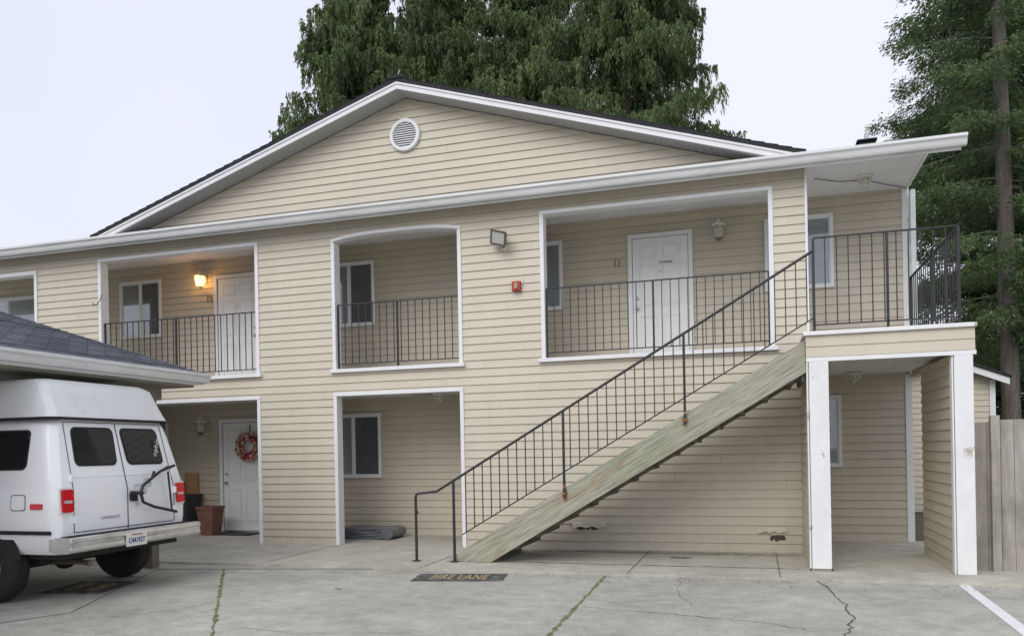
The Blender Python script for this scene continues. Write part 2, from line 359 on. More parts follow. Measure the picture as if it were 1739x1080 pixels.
# ================================================================== BUILDING
B=thing('apartment_building',(-5.35,0,0),'two-storey beige lap-sided apartment building with white-trimmed balconies and gable roof','building')
W=1.6; ZC=5.38; ZT=5.09; ZS=2.84; ZL=2.5
O1=(-11.43,-8.06); O2=(-6.65,-4.37); O3=(-3.08,.29); XR=.72
fw=MB()
def wallrect(mb,x0,x1,z0,z1):
    sid(mb,(x0,0),(x1,0),z0,z1,(0,-1)); mb.box(x0,x1,.001,.14,z0,z1)
wallrect(fw,-12.87,O1[0],0,ZC); wallrect(fw,O1[1],O2[0],0,ZC); wallrect(fw,O2[1],O3[0],0,ZC); wallrect(fw,O3[1],XR,0,ZC)
wallrect(fw,O1[0],O1[1],ZT,ZC); wallrect(fw,O3[0],O3[1],ZT,ZC)
wallrect(fw,O1[0],O1[1],ZL,ZS); wallrect(fw,O2[0],O2[1],ZL,ZS); wallrect(fw,O3[0],O3[1],0,ZS)
wallrect(fw,-17,-12.87,ZT-.05,ZC); wallrect(fw,-17,-12.87,0,ZS)
xc=(O2[0]+O2[1])/2; hw2=(O2[1]-O2[0])/2
def arch(x): return 5.00+.075*(1-abs((x-xc)/hw2)**3)
n=28
for i in range(n):
    xa=O2[0]+2*hw2*i/n; xb=O2[0]+2*hw2*(i+1)/n
    wallrect(fw,xa,xb,(arch(xa)+arch(xb))/2,ZC)
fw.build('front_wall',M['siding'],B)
XG=-5.27; HWG=5.90; SL=1.87/5.90; YO=-.33
gw=MB(); zt=7.175
sid(gw,(XG-HWG,0),(XG+HWG,0),5.36,zt,(0,-1),lo=lambda z:max(0,HWG-(zt-z)/SL),hi=lambda z:min(2*HWG,HWG+(zt-z)/SL))
gw.prism([(XG-HWG+.3,.002,5.3),(XG+HWG-.3,.002,5.3),(XG,.002,zt)],(0,.12,0))
gw.build('gable_wall',M['siding'],B)
rf=MB(); EX=.10
for s in (-1,1):
    xe=XG+s*(HWG+EX)
    rf.prism([(XG,YO-.03,7.36),(xe,YO-.03,7.36-SL*(HWG+EX)),(xe,YO-.03,7.30-SL*(HWG+EX)),(XG,YO-.03,7.30)],(0,12,0))
    for k in range(34):
        t0=k/34; x0=XG+s*(HWG+EX)*(1-t0); z0=7.36-SL*(HWG+EX)*(1-t0); x1=x0-s*.18; z1=z0+SL*.18
        rf.prism([(x0,YO-.035,z0+.001),(x1,YO-.035,z1+.001),(x0,YO-.035,z0+.014)],(0,11.9,0))
rf.bar((XG,YO-.05,7.37),(XG,11.5,7.37),.26,.05)
roof=rf.build('roof',M['roof'],B)
fs=MB()
for s in (-1,1):
    L=HWG+.06; L2=L-.33
    q=[(XG,7.299),(XG+s*L,7.299-SL*L),(XG+s*L2,7.195-SL*L2),(XG,7.195)]
    fs.prism([(x,YO-.01,z) for x,z in q],(0,.025,0))
    q2=[(XG,7.299),(XG+s*L,7.299-SL*L),(XG+s*L,7.268-SL*L),(XG,7.268)]
    fs.prism([(x,YO-.026,z) for x,z in q2],(0,.015,0))
fs.build('rake_fascia',M['white'],B)
sf=MB()
for s in (-1,1):
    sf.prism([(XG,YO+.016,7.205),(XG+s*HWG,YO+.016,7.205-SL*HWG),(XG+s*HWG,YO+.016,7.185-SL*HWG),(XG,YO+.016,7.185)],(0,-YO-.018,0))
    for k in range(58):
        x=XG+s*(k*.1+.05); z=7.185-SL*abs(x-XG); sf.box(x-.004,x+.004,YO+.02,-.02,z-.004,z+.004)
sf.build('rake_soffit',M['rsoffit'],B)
ce=MB(); ce.box(-17,2.25,-.30,-.002,ZC+.001,ZC+.02); ce.box(-17,XR+.009,.142,W-.002,ZC+.001,ZC+.02); ce.box(XR+.01,2.25,-.002,W-.002,ZC+.001,ZC+.02)
for k in range(196):
    x=-17+.1*k
    if x<2.2: ce.box(x,x+.008,.15,W-.01,ZC-.004,ZC+.0005)
for k in range(16):
    x=XR+.05+.1*k
    if x<2.2: ce.box(x,x+.008,-.29,.149,ZC-.004,ZC+.0005)
ce.build('soffit',M['soffit'],B)
fr=MB(); fr.box(-17,-11.2,-.29,10,ZC+.021,5.43); fr.box(.45,2.24,-.29,10,ZC+.021,5.43); fr.box(-11.2,.45,-.29,.0,ZC+.021,5.41)
fr.build('lower_roof',M['roof'],B)
MB().box(2.251,2.28,-.275,10,5.34,5.45).build('side_fascia',M['white'],B)
gu=MB(); prof=[(-.30,5.285),(-.37,5.285),(-.385,5.31),(-.40,5.36),(-.43,5.385),(-.43,5.42),(-.415,5.42),(-.41,5.395),(-.30,5.40)]
gu.prism([(-17,y,z) for y,z in prof],(19.65,0,0)); gu.box(-17,2.60,-.298,-.28,5.25,5.43)
gu.build('gutter',M['gutter'],B)
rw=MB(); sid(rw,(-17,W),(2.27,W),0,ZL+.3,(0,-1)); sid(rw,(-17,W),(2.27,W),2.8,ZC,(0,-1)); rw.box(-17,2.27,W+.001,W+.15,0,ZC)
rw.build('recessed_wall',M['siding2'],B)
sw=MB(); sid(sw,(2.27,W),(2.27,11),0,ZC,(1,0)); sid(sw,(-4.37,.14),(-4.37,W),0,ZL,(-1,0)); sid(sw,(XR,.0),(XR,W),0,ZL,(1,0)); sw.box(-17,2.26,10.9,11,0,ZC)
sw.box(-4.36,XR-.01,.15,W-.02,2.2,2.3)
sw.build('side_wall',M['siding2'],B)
fl=MB(); fl.box(-17,XR,.141,W-.001,ZL+.02,2.83); fl.box(XR,2.27,-.0,W-.001,2.58,2.83)
fl.build('walkway_floor',M['soffit'],B)
def TB(mb,name='opening_trim'): return mb.build(name,M['white'],B,bevel=.004)
for (a,b),top in ((O1,ZT),(O3,ZT)):
    t=MB(); t.box(a-.005,a+.057,-.03,.155,ZS+.055,top-.008); t.box(b-.057,b+.005,-.03,.155,ZS+.055,top-.008)
    t.box(a-.005,b+.005,-.034,.155,top-.008,top+.045); TB(t)
    TB(MB().box(a-.05,b+.05,-.07,.16,ZS-.005,ZS+.053),'sill')
a,b=O2
t=MB(); t.box(a-.005,a+.057,-.03,.155,ZS+.055,4.995); t.box(b-.057,b+.005,-.03,.155,ZS+.055,4.995)
k=20; P=[(a-.005+(b-a+.01)*i/k) for i in range(k+1)]
up=[(x,-.034,arch(min(max(x,a),b))+.045) for x in P]; lo=[(x,-.034,arch(min(max(x,a),b))-.008) for x in P]
for i in range(k): t.prism([lo[i],lo[i+1],up[i+1],up[i]],(0,.189,0))
TB(t); TB(MB().box(a-.04,b+.04,-.07,.16,ZS-.005,ZS+.053),'sill')
for a,b in (O1,O2):
    t=MB(); t.box(a-.005,a+.057,-.03,.155,0,ZL-.05); t.box(b-.057,b+.005,-.03,.155,0,ZL-.05); t.box(a-.005,b+.005,-.034,.155,ZL-.05,ZL+.01); TB(t)
t=MB(); t.box(-12.87-.06,-12.865,-.03,.15,ZS,ZT-.11); t.box(-17,-12.865,-.034,.155,ZT-.11,ZT-.04); TB(t)
TB(MB().box(-17,-12.86,-.07,.16,ZS-.01,ZS+.053),'sill')
TB(MB().box(XR-.005,XR+.03,-.03,.15,2.88,ZC-.003),'corner_board')
TB(MB().box(2.20,2.30,W-.03,W+.10,0,ZL+.05),'corner_board'); TB(MB().box(2.20,2.30,W-.03,W+.10,2.9,ZC-.003),'corner_board')
vc=atY(688,230,-.02); v=MB(); v.lathe((vc.x,-.015,vc.z),[(.265,0),(.265,.03),(.25,.045),(.205,.045),(.205,.0)],40,(0,-1,0))
vent=v.build('gable_vent',M['white'],B,smooth=False)
sl=MB()
for k in range(-5,6):
    z=vc.z+k*.036; w=math.sqrt(max(0,.2**2-(k*.036)**2))
    sl.prism([(vc.x-w,-.050,z-.016),(vc.x-w,-.022,z+.014),(vc.x-w,-.016,z+.012),(vc.x-w,-.044,z-.018)],(2*w,0,0))
sl.build('louvre',M['white'],vent)
MB().lathe((vc.x,-.012,vc.z),[(.2,0),(.2,.006)],30,(0,-1,0)).build('vent_backing',M['jointdark'],vent)
def window(x0,x1,z0,z1,Y=W,blindside=(1,1)):
    y=Y-.02; f=MB(); t=.05
    f.box(x0,x0+t,y-.045,y,z0,z1); f.box(x1-t,x1,y-.045,y,z0,z1); f.box(x0+t,x1-t,y-.045,y,z1-t,z1); f.box(x0+t,x1-t,y-.045,y,z0,z0+t)
    xm=(x0+x1)/2; f.box(xm-.018,xm+.018,y-.036,y-.003,z0+t,z1-t)
    for a,b,yy in ((x0+t,xm-.018,y-.030),(xm+.018,x1-t,y-.022)):
        f.box(a,a+.018,yy,y-.003,z0+t,z1-t); f.box(b-.018,b,yy,y-.003,z0+t,z1-t); f.box(a+.018,b-.018,yy,y-.003,z0+t,z0+t+.018); f.box(a+.018,b-.018,yy,y-.003,z1-t-.018,z1-t)
    o=f.build('window',M['white'],B,bevel=.003)
    MB().box(x0+t,x1-t,y-.002,y,z0+t,z1-t).build('window_dark_backing',M['dark'],o)  # flat plate on the wall, darkness of the room put into its colour
    for i,(a,b) in enumerate(((x0+t,xm-.018),(xm+.018,x1-t))):
        m=blindside[i]
        if m==1:
            s=MB(); z=z0+t+.02
            while z<z1-t-.02:
                s.prism([(a,y-.012,z),(a,y-.005,z+.0175),(a,y-.003,z+.0175),(a,y-.010,z)],(b-a,0,0)); z+=.021
            s.build('blind',M['blind'],o)
        elif m==2:
            s=MB(); k=10
            for q in range(k):
                xa=a+(b-a)*q/k; xb=a+(b-a)*(q+1)/k; yy=(y-.006,y-.012)
                s.add([(xa,yy[q%2],z0+t),(xb,yy[(q+1)%2],z0+t),(xb,yy[(q+1)%2],z1-t),(xa,yy[q%2],z1-t)],[(0,1,2,3)])
            s.build('curtain',M['curtain'],o)
        a2,b2,c2,d2=a+.018,b-.018,z0+t+.018,z1-t-.018; yp=y-.0155
        MB().add([(a2,yp,c2),(b2,yp,c2),(b2,yp,d2),(a2,yp,d2)],[(0,1,2,3)]).build('pane',M['glass'],o)
    return o
window(-12.42,-11.40,3.93,5.09,blindside=(1,2)); window(-7.70,-6.66,3.86,5.06,blindside=(1,2)); window(-4.12,-3.10,3.90,5.08,blindside=(1,1)); window(.2,1.22,3.95,5.10,blindside=(1,1))
window(-7.72,-6.58,1.05,2.24,blindside=(1,2)); window(.28,1.29,1.15,2.27,blindside=(1,1)); window(-12.42,-11.3,1.1,2.24,blindside=(1,1))
window(-16.2,-14.6,3.9,5.0,blindside=(1,1))
def door(x0,x1,z0,z1,sign=False,hang='r'):
    y=W-.02; t=.07; f=MB()
    f.box(x0,x0+t,y-.04,y,z0,z1); f.box(x1-t,x1,y-.04,y,z0,z1); f.box(x0+t,x1-t,y-.04,y,z1-t,z1)
    o=f.build('door_frame',M['white'],B,bevel=.004)
    a,b=x0+t+.006,x1-t-.006; zt_=z1-t-.006; zb=z0+.03
    s=MB(); s.box(a,b,y-.016,y-.001,zb,zt_)
    w=b-a; cols=[(a+.13*w,a+.45*w),(a+.55*w,a+.87*w)]; hh=zt_-zb
    for c0,c1 in cols:
        for r0,r1 in ((.84,.94),(.46,.79),(.08,.38)):
            za,zb2=zb+hh*r0,zb+hh*r1
            e=.03
            s.box(c0,c1,y-.026,y-.016,za,za+e*.4); s.box(c0,c1,y-.026,y-.016,zb2-e*.4,zb2); s.box(c0,c0+e*.4,y-.026,y-.016,za+e*.4,zb2-e*.4); s.box(c1-e*.4,c1,y-.026,y-.016,za+e*.4,zb2-e*.4)
            s.box(c0+e,c1-e,y-.024,y-.016,za+e,zb2-e)
    dr=s.build('door',M['door'],B,bevel=.003)
    MB().box(x0+t,x1-t,y-.0155,y-.0,z0,z1-t).build('door_gap',M['dark'],o)
    kx=a+.07 if hang=='r' else b-.07
    MB().lathe((kx,y-.016,zb+.93),[(.03,0),(.03,.008),(.012,.012),(.012,.035),(.027,.045),(.03,.06),(.02,.07)],14,(0,-1,0)).build('door_knob',M['metal'],dr,smooth=True)
    MB().lathe((kx,y-.016,zb+1.10),[(.03,0),(.03,.015),(.012,.022)],14,(0,-1,0)).build('deadbolt',M['metal'],dr)
    MB().lathe(((a+b)/2,y-.022,zb+1.52),[(.012,0),(.012,.006)],10,(0,-1,0)).build('peephole',M['bronze'],dr)
    MB().box(x0,x1,y-.10,y,z0-.02,z0+.028).build('threshold',M['metal'],dr)
    if sign:
        MB().box((a+b)/2-.02,(a+b)/2+.21,y-.034,y-.0285,zb+1.64,zb+1.70).build('door_sign',M['lampwhite'],dr)
        text_mb('No Soliciting',.036,((a+b)/2+.095,y-.0345,zb+1.67),RW,1,.0005,fit=(.20,.038),bold=.0014).build('sign_lettering',M['black'],dr)
    return dr
door(-10.14,-9.08,2.86,5.05,hang='l'); door(-1.98,-.92,2.86,5.06,sign=True); dlow=door(-10.08,-9.02,.02,2.22)
for txt,px,py,lab in (('12',355,508,'small brass house number on the siding under the lit orange lantern'),('11',1048,448,'small brass house number left of the upper right door with the sign')):
    p=atY(px,py,W-.03)
    for i,ch in enumerate(txt):
        if i==0: r=thing('house_number',(p.x,W-.02,p.z-.07),lab,'house number')
        text_mb(ch,.17,(p.x+(i-.5)*.075,W-.022,p.z),RW,1,.004,bold=.003).build('digit',M['brass'],r)
# ---- landing
YF=-1.65
lp=MB(); 
sid(lp,(.62,YF),(.62,-.02),0,2.50,(-1,0)); sid(lp,(.84,-.02),(.84,YF),0,2.50,(1,0)); lp.box(.621,.839,YF,-.02,0,2.50)
lp.build('support_wall',M['siding'],B)
rp=MB(); sid(rp,(2.17,YF),(2.17,.15),0,2.50,(-1,0)); sid(rp,(2.35,.15),(2.35,YF),0,2.50,(1,0)); rp.box(2.171,2.349,YF,.15,0,2.50)
rp.build('support_wall',M['siding'],B)
pt=MB(); pt.box(.60,.618,YF-.03,YF+.08,.03,2.485); pt.box(.627,.845,YF-.035,YF-.001,.03,2.485); pt.build('corner_post',M['peel'],B,bevel=.006)
pt=MB(); pt.box(2.145,2.163,YF-.03,YF+.08,.0,2.485); pt.box(2.170,2.365,YF-.035,YF-.001,.0,2.485) ;pt.build('corner_post',M['peel'],B,bevel=.006)
ld=MB(); 
sid(ld,(.60,YF-.02),(2.39,YF-.02),2.54,2.795,(0,-1),out=.010); ld.box(.60,2.39,YF-.019,YF+.1,2.50,2.795); ld.box(2.29,2.39,YF+.1,W,2.50,2.795); ld.box(.60,.70,YF+.1,-.03,2.50,2.795)
land=ld.build('landing_beam',M['siding'],B)
MB().box(.57,2.41,YF-.06,-.04,2.797,2.845).box(XR+.01,2.41,-.04,W-.04,2.832,2.845).build('landing_deck',M['peel'],B,bevel=.008)
MB().box(.60,2.40,YF-.032,YF-.0195,2.487,2.535).build('landing_trim',M['white'],B)
ls=MB(); ls.box(.70,2.29,YF+.1,-.001,2.575,2.60)
for k in range(15): ls.box(.78+.1*k,.788+.1*k,YF+.1,-.01,2.570,2.576)
ls.build('landing_ceiling',M['soffit'],B)
# damaged siding
for (px0,px1,py0,py1) in ((980,1016,892,900),(1308,1334,908,919)):
    a=atY(px0,py1,-.02); b_=atY(px1,py0,-.02)
    mb=MB(); n=9; up=[];lo=[]
    for i in range(n):
        x=a.x+(b_.x-a.x)*i/(n-1); e=1 if 0<i<n-1 else 0
        up.append((x,-.0195,b_.z-(random.uniform(0,.015) if e else .03))); lo.append((x,-.0195,a.z+(random.uniform(.0,.04) if e else .02)))
    for i in range(n-1): mb.add([lo[i],lo[i+1],up[i+1],up[i]],[(0,1,2,3)])
    mb.build('siding_hole',M['hole'],B)
for (px0,px1,py) in ((972,1030,886),(1286,1336,894)):
    a=atY(px0,py,-.02); b_=atY(px1,py,-.02); fl_=MB(); n=10; row=[]
    for i in range(n+1):
        x=a.x+(b_.x-a.x)*i/n; dz=.075+.015*math.sin(i*1.9); row.append(((x,-.018,a.z),(x,-.050-.014*math.sin(i*.7),a.z-dz)))
    for (p,q),(r_,s2) in zip(row[:-1],row[1:]): fl_.add([p,r_,s2,q],[(0,1,2,3)])
    fl_.build('loose_siding',M['siding'],B)
p=atY(1472,245,3.0); MB().cyl((p.x,3,5.43),(p.x,3,p.z+.18),.035,n=12).build('vent_pipe',M['metal'],B)
p=atY(1494,240,3.0); x=min(p.x,1.9); MB().box(x-.13,x+.13,2.87,3.13,5.43,p.z-.03).box(x-.16,x+.16,2.84,3.16,p.z-.01,p.z+.02).build('roof_vent',M['roof'],B,bevel=.01)
MB().bar((2.33,W-.12,2.9),(2.33,W-.12,5.3),.07,.09).box(2.27,2.33,W-.10,W-.02,4.9,4.93).build('downspout',M['gutter'],B)
# ================================================================== RAILINGS
def railing(label,p0,p1,zb,zt_,posts,sp=.122,group='black iron railings of the upper walkway'):
    p0=Vector((*p0,0)); p1=Vector((*p1,0)); L=(p1-p0).length; d=(p1-p0)/L
    r=thing('metal_railing',(p0.x,p0.y,zb-.08),label,'railing',group)
    MB().bar(p0+U*zt_,p1+U*zt_,.034,.016).build('top_rail',M['black'],r); MB().bar(p0+U*zb,p1+U*zb,.028,.014).build('bottom_rail',M['black'],r)
    for t in posts:
        q=p0+d*(L*t); MB().bar(q+U*(zb-.07),q+U*(zt_-.008),.028,.028).build('post',M['black'],r)
    n=int(L/sp)
    for i in range(1,n):
        q=p0+d*(L*i/n)
        if min(abs(L*t-L*i/n) for t in posts)>.03: MB().bar(q+U*(zb+.007),q+U*(zt_-.008),.0125,.0125).build('baluster',M['black'],r)
    return r
railing('black iron railing across the balcony opening of unit 12',(O1[0]+.065,.05),(O1[1]-.065,.05),2.98,3.96,(.0,.48,1.))
railing('black iron railing across the arched middle balcony opening',(O2[0]+.065,.05),(O2[1]-.065,.05),2.98,3.96,(.0,.5,1.))
railing('black iron railing across the balcony opening of unit 11',(O3[0]+.065,.05),(O3[1]-.065,.05),2.98,3.96,(.0,.5,1.))
railing('black iron railing along the front edge of the stair landing',(.70,YF-.02),(2.24,YF-.02),2.92,3.95,(.0,.52,1.))
railing('black iron railing along the right side of the stair landing',(2.25,YF+.02),(2.25,W-.30),2.92,3.95,(.0,.5,1.),sp=.135)
railing('black iron railing of the leftmost balcony opening',(-16.9,.05),(-12.94,.05),2.98,3.96,(.0,.5,1.))
# ================================================================== STAIRCASE
ST=thing('outdoor_staircase',(-3.9,-1.0,0),'weathered green-grey wooden outdoor staircase rising right to the upper landing','staircase')
SS=.588; X0=.598; ZTOP=2.76; TK=.39
def ztop(x): return ZTOP-SS*(X0-x)
def stringer(y0,y1,dz=0):
    xb=X0-ZTOP/SS; xb2=X0-(ZTOP-TK-dz)/SS
    q=[(xb,0.004),(xb2,0.004),(X0,ZTOP-TK-dz),(X0,ZTOP)]
    return MB().prism([(x,y0,z) for x,z in q],(0,y1-y0,0))
stringer(-1.60,-1.55).build('stringer',M['stringer'],ST,bevel=.005); stringer(-.40,-.35).build('stringer',M['treadw'],ST); stringer(-1.0,-.95,.02).build('stringer',M['treadw'],ST)
NT=16
for k in range(1,NT):
    z=ZTOP*k/NT; x=X0-(ZTOP-z)/SS; MB().box(x-.14,x+.15,-1.549,-.401,z-.14,z-.10).build('tread',M['treadw'],ST,bevel=.004)
    zb=max(.01,ztop(x+.11)-TK-.01); MB().box(x+.06,x+.16,-1.545,-.402,zb,z-.142).build('riser',M['treadw'],ST)
MB().box(X0-.05,X0-.01,-1.54,-.41,ZTOP-TK-.1,ZTOP-.1).build('header_board',M['treadw'],ST)
SR=thing('stair_railing',(-3.9,-1.63,0),'black iron stair railing bolted to the side of the wooden stairs','railing')
YR=-1.625
def rt(x): return .95+.583*(x+4.21)
pA=atY(706,838,YR); xE=.70; xS=atY(742,836,YR).x
MB().tube([(pA.x,YR,.90),(pA.x+.02,YR,.93),(xS,YR,rt(xS)),(xE,YR,rt(xE))],.017,8).build('top_rail',M['black'],SR)
MB().tube([(pA.x,YR,.90),(pA.x,YR,.72),(pA.x+.03,YR,.66)],.013,8).build('handrail_end',M['black'],SR)
xb0=atY(785,905,YR).x
MB().bar((xb0,YR,rt(xb0)-.80),(xE,YR,rt(xE)-.80),.026,.014).build('bottom_rail',M['black'],SR)
posts=[atY(707,900,YR).x]+[atY(px,py,YR).x for px,py in ((771,880),(957,760),(1162,640))]
for i,x in enumerate(posts):
    zb=0 if i<2 else rt(x)-1.13
    MB().bar((x,YR,zb),(x,YR,rt(x) if i else .90),.03,.03).build('post',M['black'],SR)
    if i>=2:
        for dz in (.05,.14): MB().cyl((x,YR-.02,zb+dz),(x,YR+.03,zb+dz),.018,n=8).build('bolt',M['rust'],SR)
    else: MB().box(x-.05,x+.05,YR-.05,YR+.02,.002,.014).build('base_plate',M['black'],SR)
x=xb0+.06
while x<xE-.05:
    if min(abs(x-q) for q in posts)>.035: MB().bar((x,YR,rt(x)-.795),(x,YR,rt(x)-.01),.0125,.0125).build('baluster',M['black'],SR)
    x+=.122
MB().bar((xE,YR,2.86),(xE,YR,rt(xE)+.02),.03,.03).build('post',M['black'],SR)
for x,l,w in ((posts[2],.13,.045),(posts[3],.14,.045)):
    mb=MB(); n=14; cz=rt(x)-1.13+.02
    mb.add([(x+w*math.cos(2*math.pi*i/n)*random.uniform(.6,1.1),-1.6025,cz+l*.6*math.sin(2*math.pi*i/n)*random.uniform(.7,1.2)) for i in range(n)],[tuple(range(n))])
    mb.build('rust_stain',M['rust'],ST)
# ================================================================== LAMPS ETC
def wall_lantern(px,py,label,lit=False):
    p=atY(px,py,W-.15); x,z=p.x,p.z; r=thing('wall_lantern',(x,W-.03,z),label,'wall lamp','white wall lanterns beside the doors')
    MB().box(x-.055,x+.055,W-.045,W-.02,z-.02,z+.20).build('backplate',M['lampwhite'],r,bevel=.006)
    MB().tube([(x,W-.04,z+.12),(x,W-.10,z+.17),(x,W-.16,z+.16)],.014,8).build('arm',M['lampwhite'],r)
    yl=W-.16
    MB().lathe((x,yl,z),[(.015,.21),(.03,.18),(.06,.15),(.108,.115),(.112,.095),(.09,.09)],16).build('cap',M['lampwhite'],r,smooth=False)
    MB().lathe((x,yl,z),[(.085,.09),(.092,.03),(.072,-.08),(.045,-.10)],14).build('shade',M['lit'] if lit else M['frost'],r,smooth=True)
    mb=MB()
    for k in range(6):
        t=k*math.pi/3+.3; c,s=math.cos(t),math.sin(t); mb.bar((x+.096*c,yl+.096*s,z+.09),(x+.052*c,yl+.052*s,z-.10),.011,.011)
    mb.lathe((x,yl,z),[(.06,-.10),(.045,-.12),(.012,-.15)],10); mb.build('cage',M['bronze'] if not lit else M['lampwhite'],r)
    if lit:
        l=bpy.data.lights.new('lantern_light','POINT'); l.energy=2.4; l.color=(1,.5,.15); l.shadow_soft_size=.05
        lo=bpy.data.objects.new('lantern_light',l); COL.objects.link(lo); lo.location=(0,-.28,-.02); lo.parent=r
wall_lantern(340,478,'lit orange wall lantern beside the upper left door',True)
wall_lantern(1220,394,'white wall lantern right of the door of unit 11')
wall_lantern(341,726,'white wall lantern left of the ground floor wreath door')
def ceiling_lamp(p,label):
    x,y,z=p; r=thing('ceiling_lamp',(x,y,z),label,'ceiling lamp','round caged ceiling lamps')
    MB().lathe((x,y,z),[(.11,0),(.11,-.02),(.08,-.035)],20).build('base',M['lampwhite'],r)
    MB().lathe((x,y,z),[(.075,-.035),(.08,-.07),(.06,-.115),(.02,-.13)],16).build('globe',M['frost'],r,smooth=True)
    mb=MB()
    for k in range(4):
        t=k*math.pi/4; c,s=math.cos(t),math.sin(t)
        mb.tube([(x+.10*c,y+.10*s,z-.03),(x+.095*c,y+.095*s,z-.08),(x,y,z-.145),(x-.095*c,y-.095*s,z-.08),(x-.10*c,y-.10*s,z-.03)],.007,5)
    mb.build('cage',M['lampwhite'],r)
ceiling_lamp(tuple(atZ(748,668,ZL+.018)),'round caged lamp under the lower middle porch ceiling')
ceiling_lamp(tuple(atZ(1450,633,2.57)),'round caged lamp under the stair landing')
ceiling_lamp(tuple(atZ(1468,299,ZC-.002)),'round caged lamp under the roof eave above the landing')
pp=[atZ(1383,304,5.36),atZ(1425,309,5.36),atZ(1468,306,5.36),atZ(1505,314,5.36),atZ(1543,320,5.365)]
tag(MB().tube([tuple(q) for q in pp],.006,6).build('cable',M['black']),'thin black cable looping under the roof eave to the caged lamp','cable')
pp=[atZ(672,664,ZL+.012),atZ(700,670,ZL+.01),atZ(735,670,ZL+.012)]
tag(MB().tube([tuple(q) for q in pp],.006,6).build('cable',M['black']),'thin dark cable on the lower middle porch ceiling','cable')
p=atY(850,405,-.12); x,z=p.x,p.z
fl=thing('floodlight',(x,-.02,z),'bronze floodlight on the wall between the two right upper openings','floodlight')
MB().lathe((x+.03,-.015,z-.13),[(.05,0),(.05,.03),(.03,.04)],14,(0,-1,0)).build('mount',M['lampwhite'],fl)
MB().tube([(x+.03,-.05,z-.13),(x+.03,-.09,z-.10),(x+.02,-.10,z-.05)],.013,8).build('arm',M['bronze'],fl)
rot=Matrix.Rotation(math.radians(12),3,'Y')@Matrix.Rotation(math.radians(22),3,'X')@Matrix.Rotation(math.radians(-20),3,'Z')
def rbox(mb,c,x0,x1,y0,y1,z0,z1,k=1.):
    vs=[]
    for (a,b_,e) in ((x0*k,y1,z0*k),(x1*k,y1,z0*k),(x1,y0,z0),(x0,y0,z0),(x0*k,y1,z1*k),(x1*k,y1,z1*k),(x1,y0,z1),(x0,y0,z1)):
        vs.append(Vector(c)+rot@Vector((a,b_,e)))
    mb.add(vs,[(0,3,2,1),(4,5,6,7),(0,1,5,4),(1,2,6,5),(2,3,7,6),(3,0,4,7)]); return mb
rbox(MB(),(x,-.17,z),-.15,.15,-.03,.07,-.11,.11,.6).build('housing',M['bronze'],fl,bevel=.006)
rbox(MB(),(x,-.17,z),-.13,.13,-.036,-.031,-.09,.09,1).build('lens',M['lens'],fl)
mb=MB(); rbox(mb,(x,-.17,z),-.15,.15,-.045,-.030,.085,.11); rbox(mb,(x,-.17,z),-.15,.15,-.045,-.030,-.11,-.085); rbox(mb,(x,-.17,z),-.15,-.125,-.045,-.030,-.085,.085); rbox(mb,(x,-.17,z),.125,.15,-.045,-.030,-.085,.085); mb.build('bezel',M['bronze'],fl)
p=atY(877,486,-.05); x,z=p.x,p.z
fa=thing('fire_alarm',(x,-.02,z),'small red fire alarm strobe box on the beige siding','fire alarm')
MB().box(x-.07,x+.07,-.075,-.012,z-.075,z+.075).build('housing',M['red'],fa,bevel=.008)
MB().box(x-.03,x+.03,-.10,-.076,z-.045,z+.045).build('strobe',M['tan'],fa,bevel=.008)
MB().tube([(x+.10,-.02,z+.12),(x+.085,-.022,z+.02),(x+.07,-.025,z-.02)],.006,6).build('wire',M['white'],fa)
p=atY(167,505,-.04); tag(MB().tube([(p.x+.06,-.02,p.z+.05),(p.x+.06,-.06,p.z-.05),(p.x+.03,-.1,p.z-.14),(p.x-.05,-.1,p.z-.16),(p.x-.07,-.1,p.z-.10)],.008,6).build('plant_hook',M['bronze']),'small curved hook on the siding at the left balcony edge','hook')
p=atY(423,758,W-.09); wr=thing('door_wreath',(p.x,W-.06,p.z),'red, cream and pink bauble wreath hanging on the ground floor door','wreath')
mb=MB(); Rr=.20
for i in range(24):
    a0=2*math.pi*i/24; a1=2*math.pi*(i+1)/24
    mb.cyl((p.x+Rr*math.cos(a0),W-.095,p.z+Rr*math.sin(a0)),(p.x+Rr*math.cos(a1),W-.095,p.z+Rr*math.sin(a1)),.06,n=8)
mb.build('ring',M['deepgreen'],wr)
seq=['baubred','baubwhite','baubgold','baubwhite','baubred','baubgold','baubwhite']
for ring_i,(ro,cnt,yy) in enumerate(((-.060,18,.12),(0.,26,.150),(.060,32,.12))):
    for i in range(cnt):
        t=2*math.pi*i/cnt+random.uniform(-.05,.05); rr=Rr+ro+random.uniform(-.006,.006)
        MB().sphere((p.x+rr*math.cos(t),W-yy-random.uniform(0,.02),p.z+rr*math.sin(t)),random.uniform(.026,.036),8,6).build('bauble',M[seq[(i*3+ring_i*2+random.randint(0,1))%7]],wr,smooth=True)
MB().box(p.x-.012,p.x+.012,W-.058,W-.050,p.z+.2,p.z+.42).build('hanger',M['bronze'],wr)
tag(MB().box(-10.0,-9.1,1.05,W-.14,.002,.02).build('doormat',M['mat'],bevel=.004),'dark doormat before the ground floor wreath door','doormat')
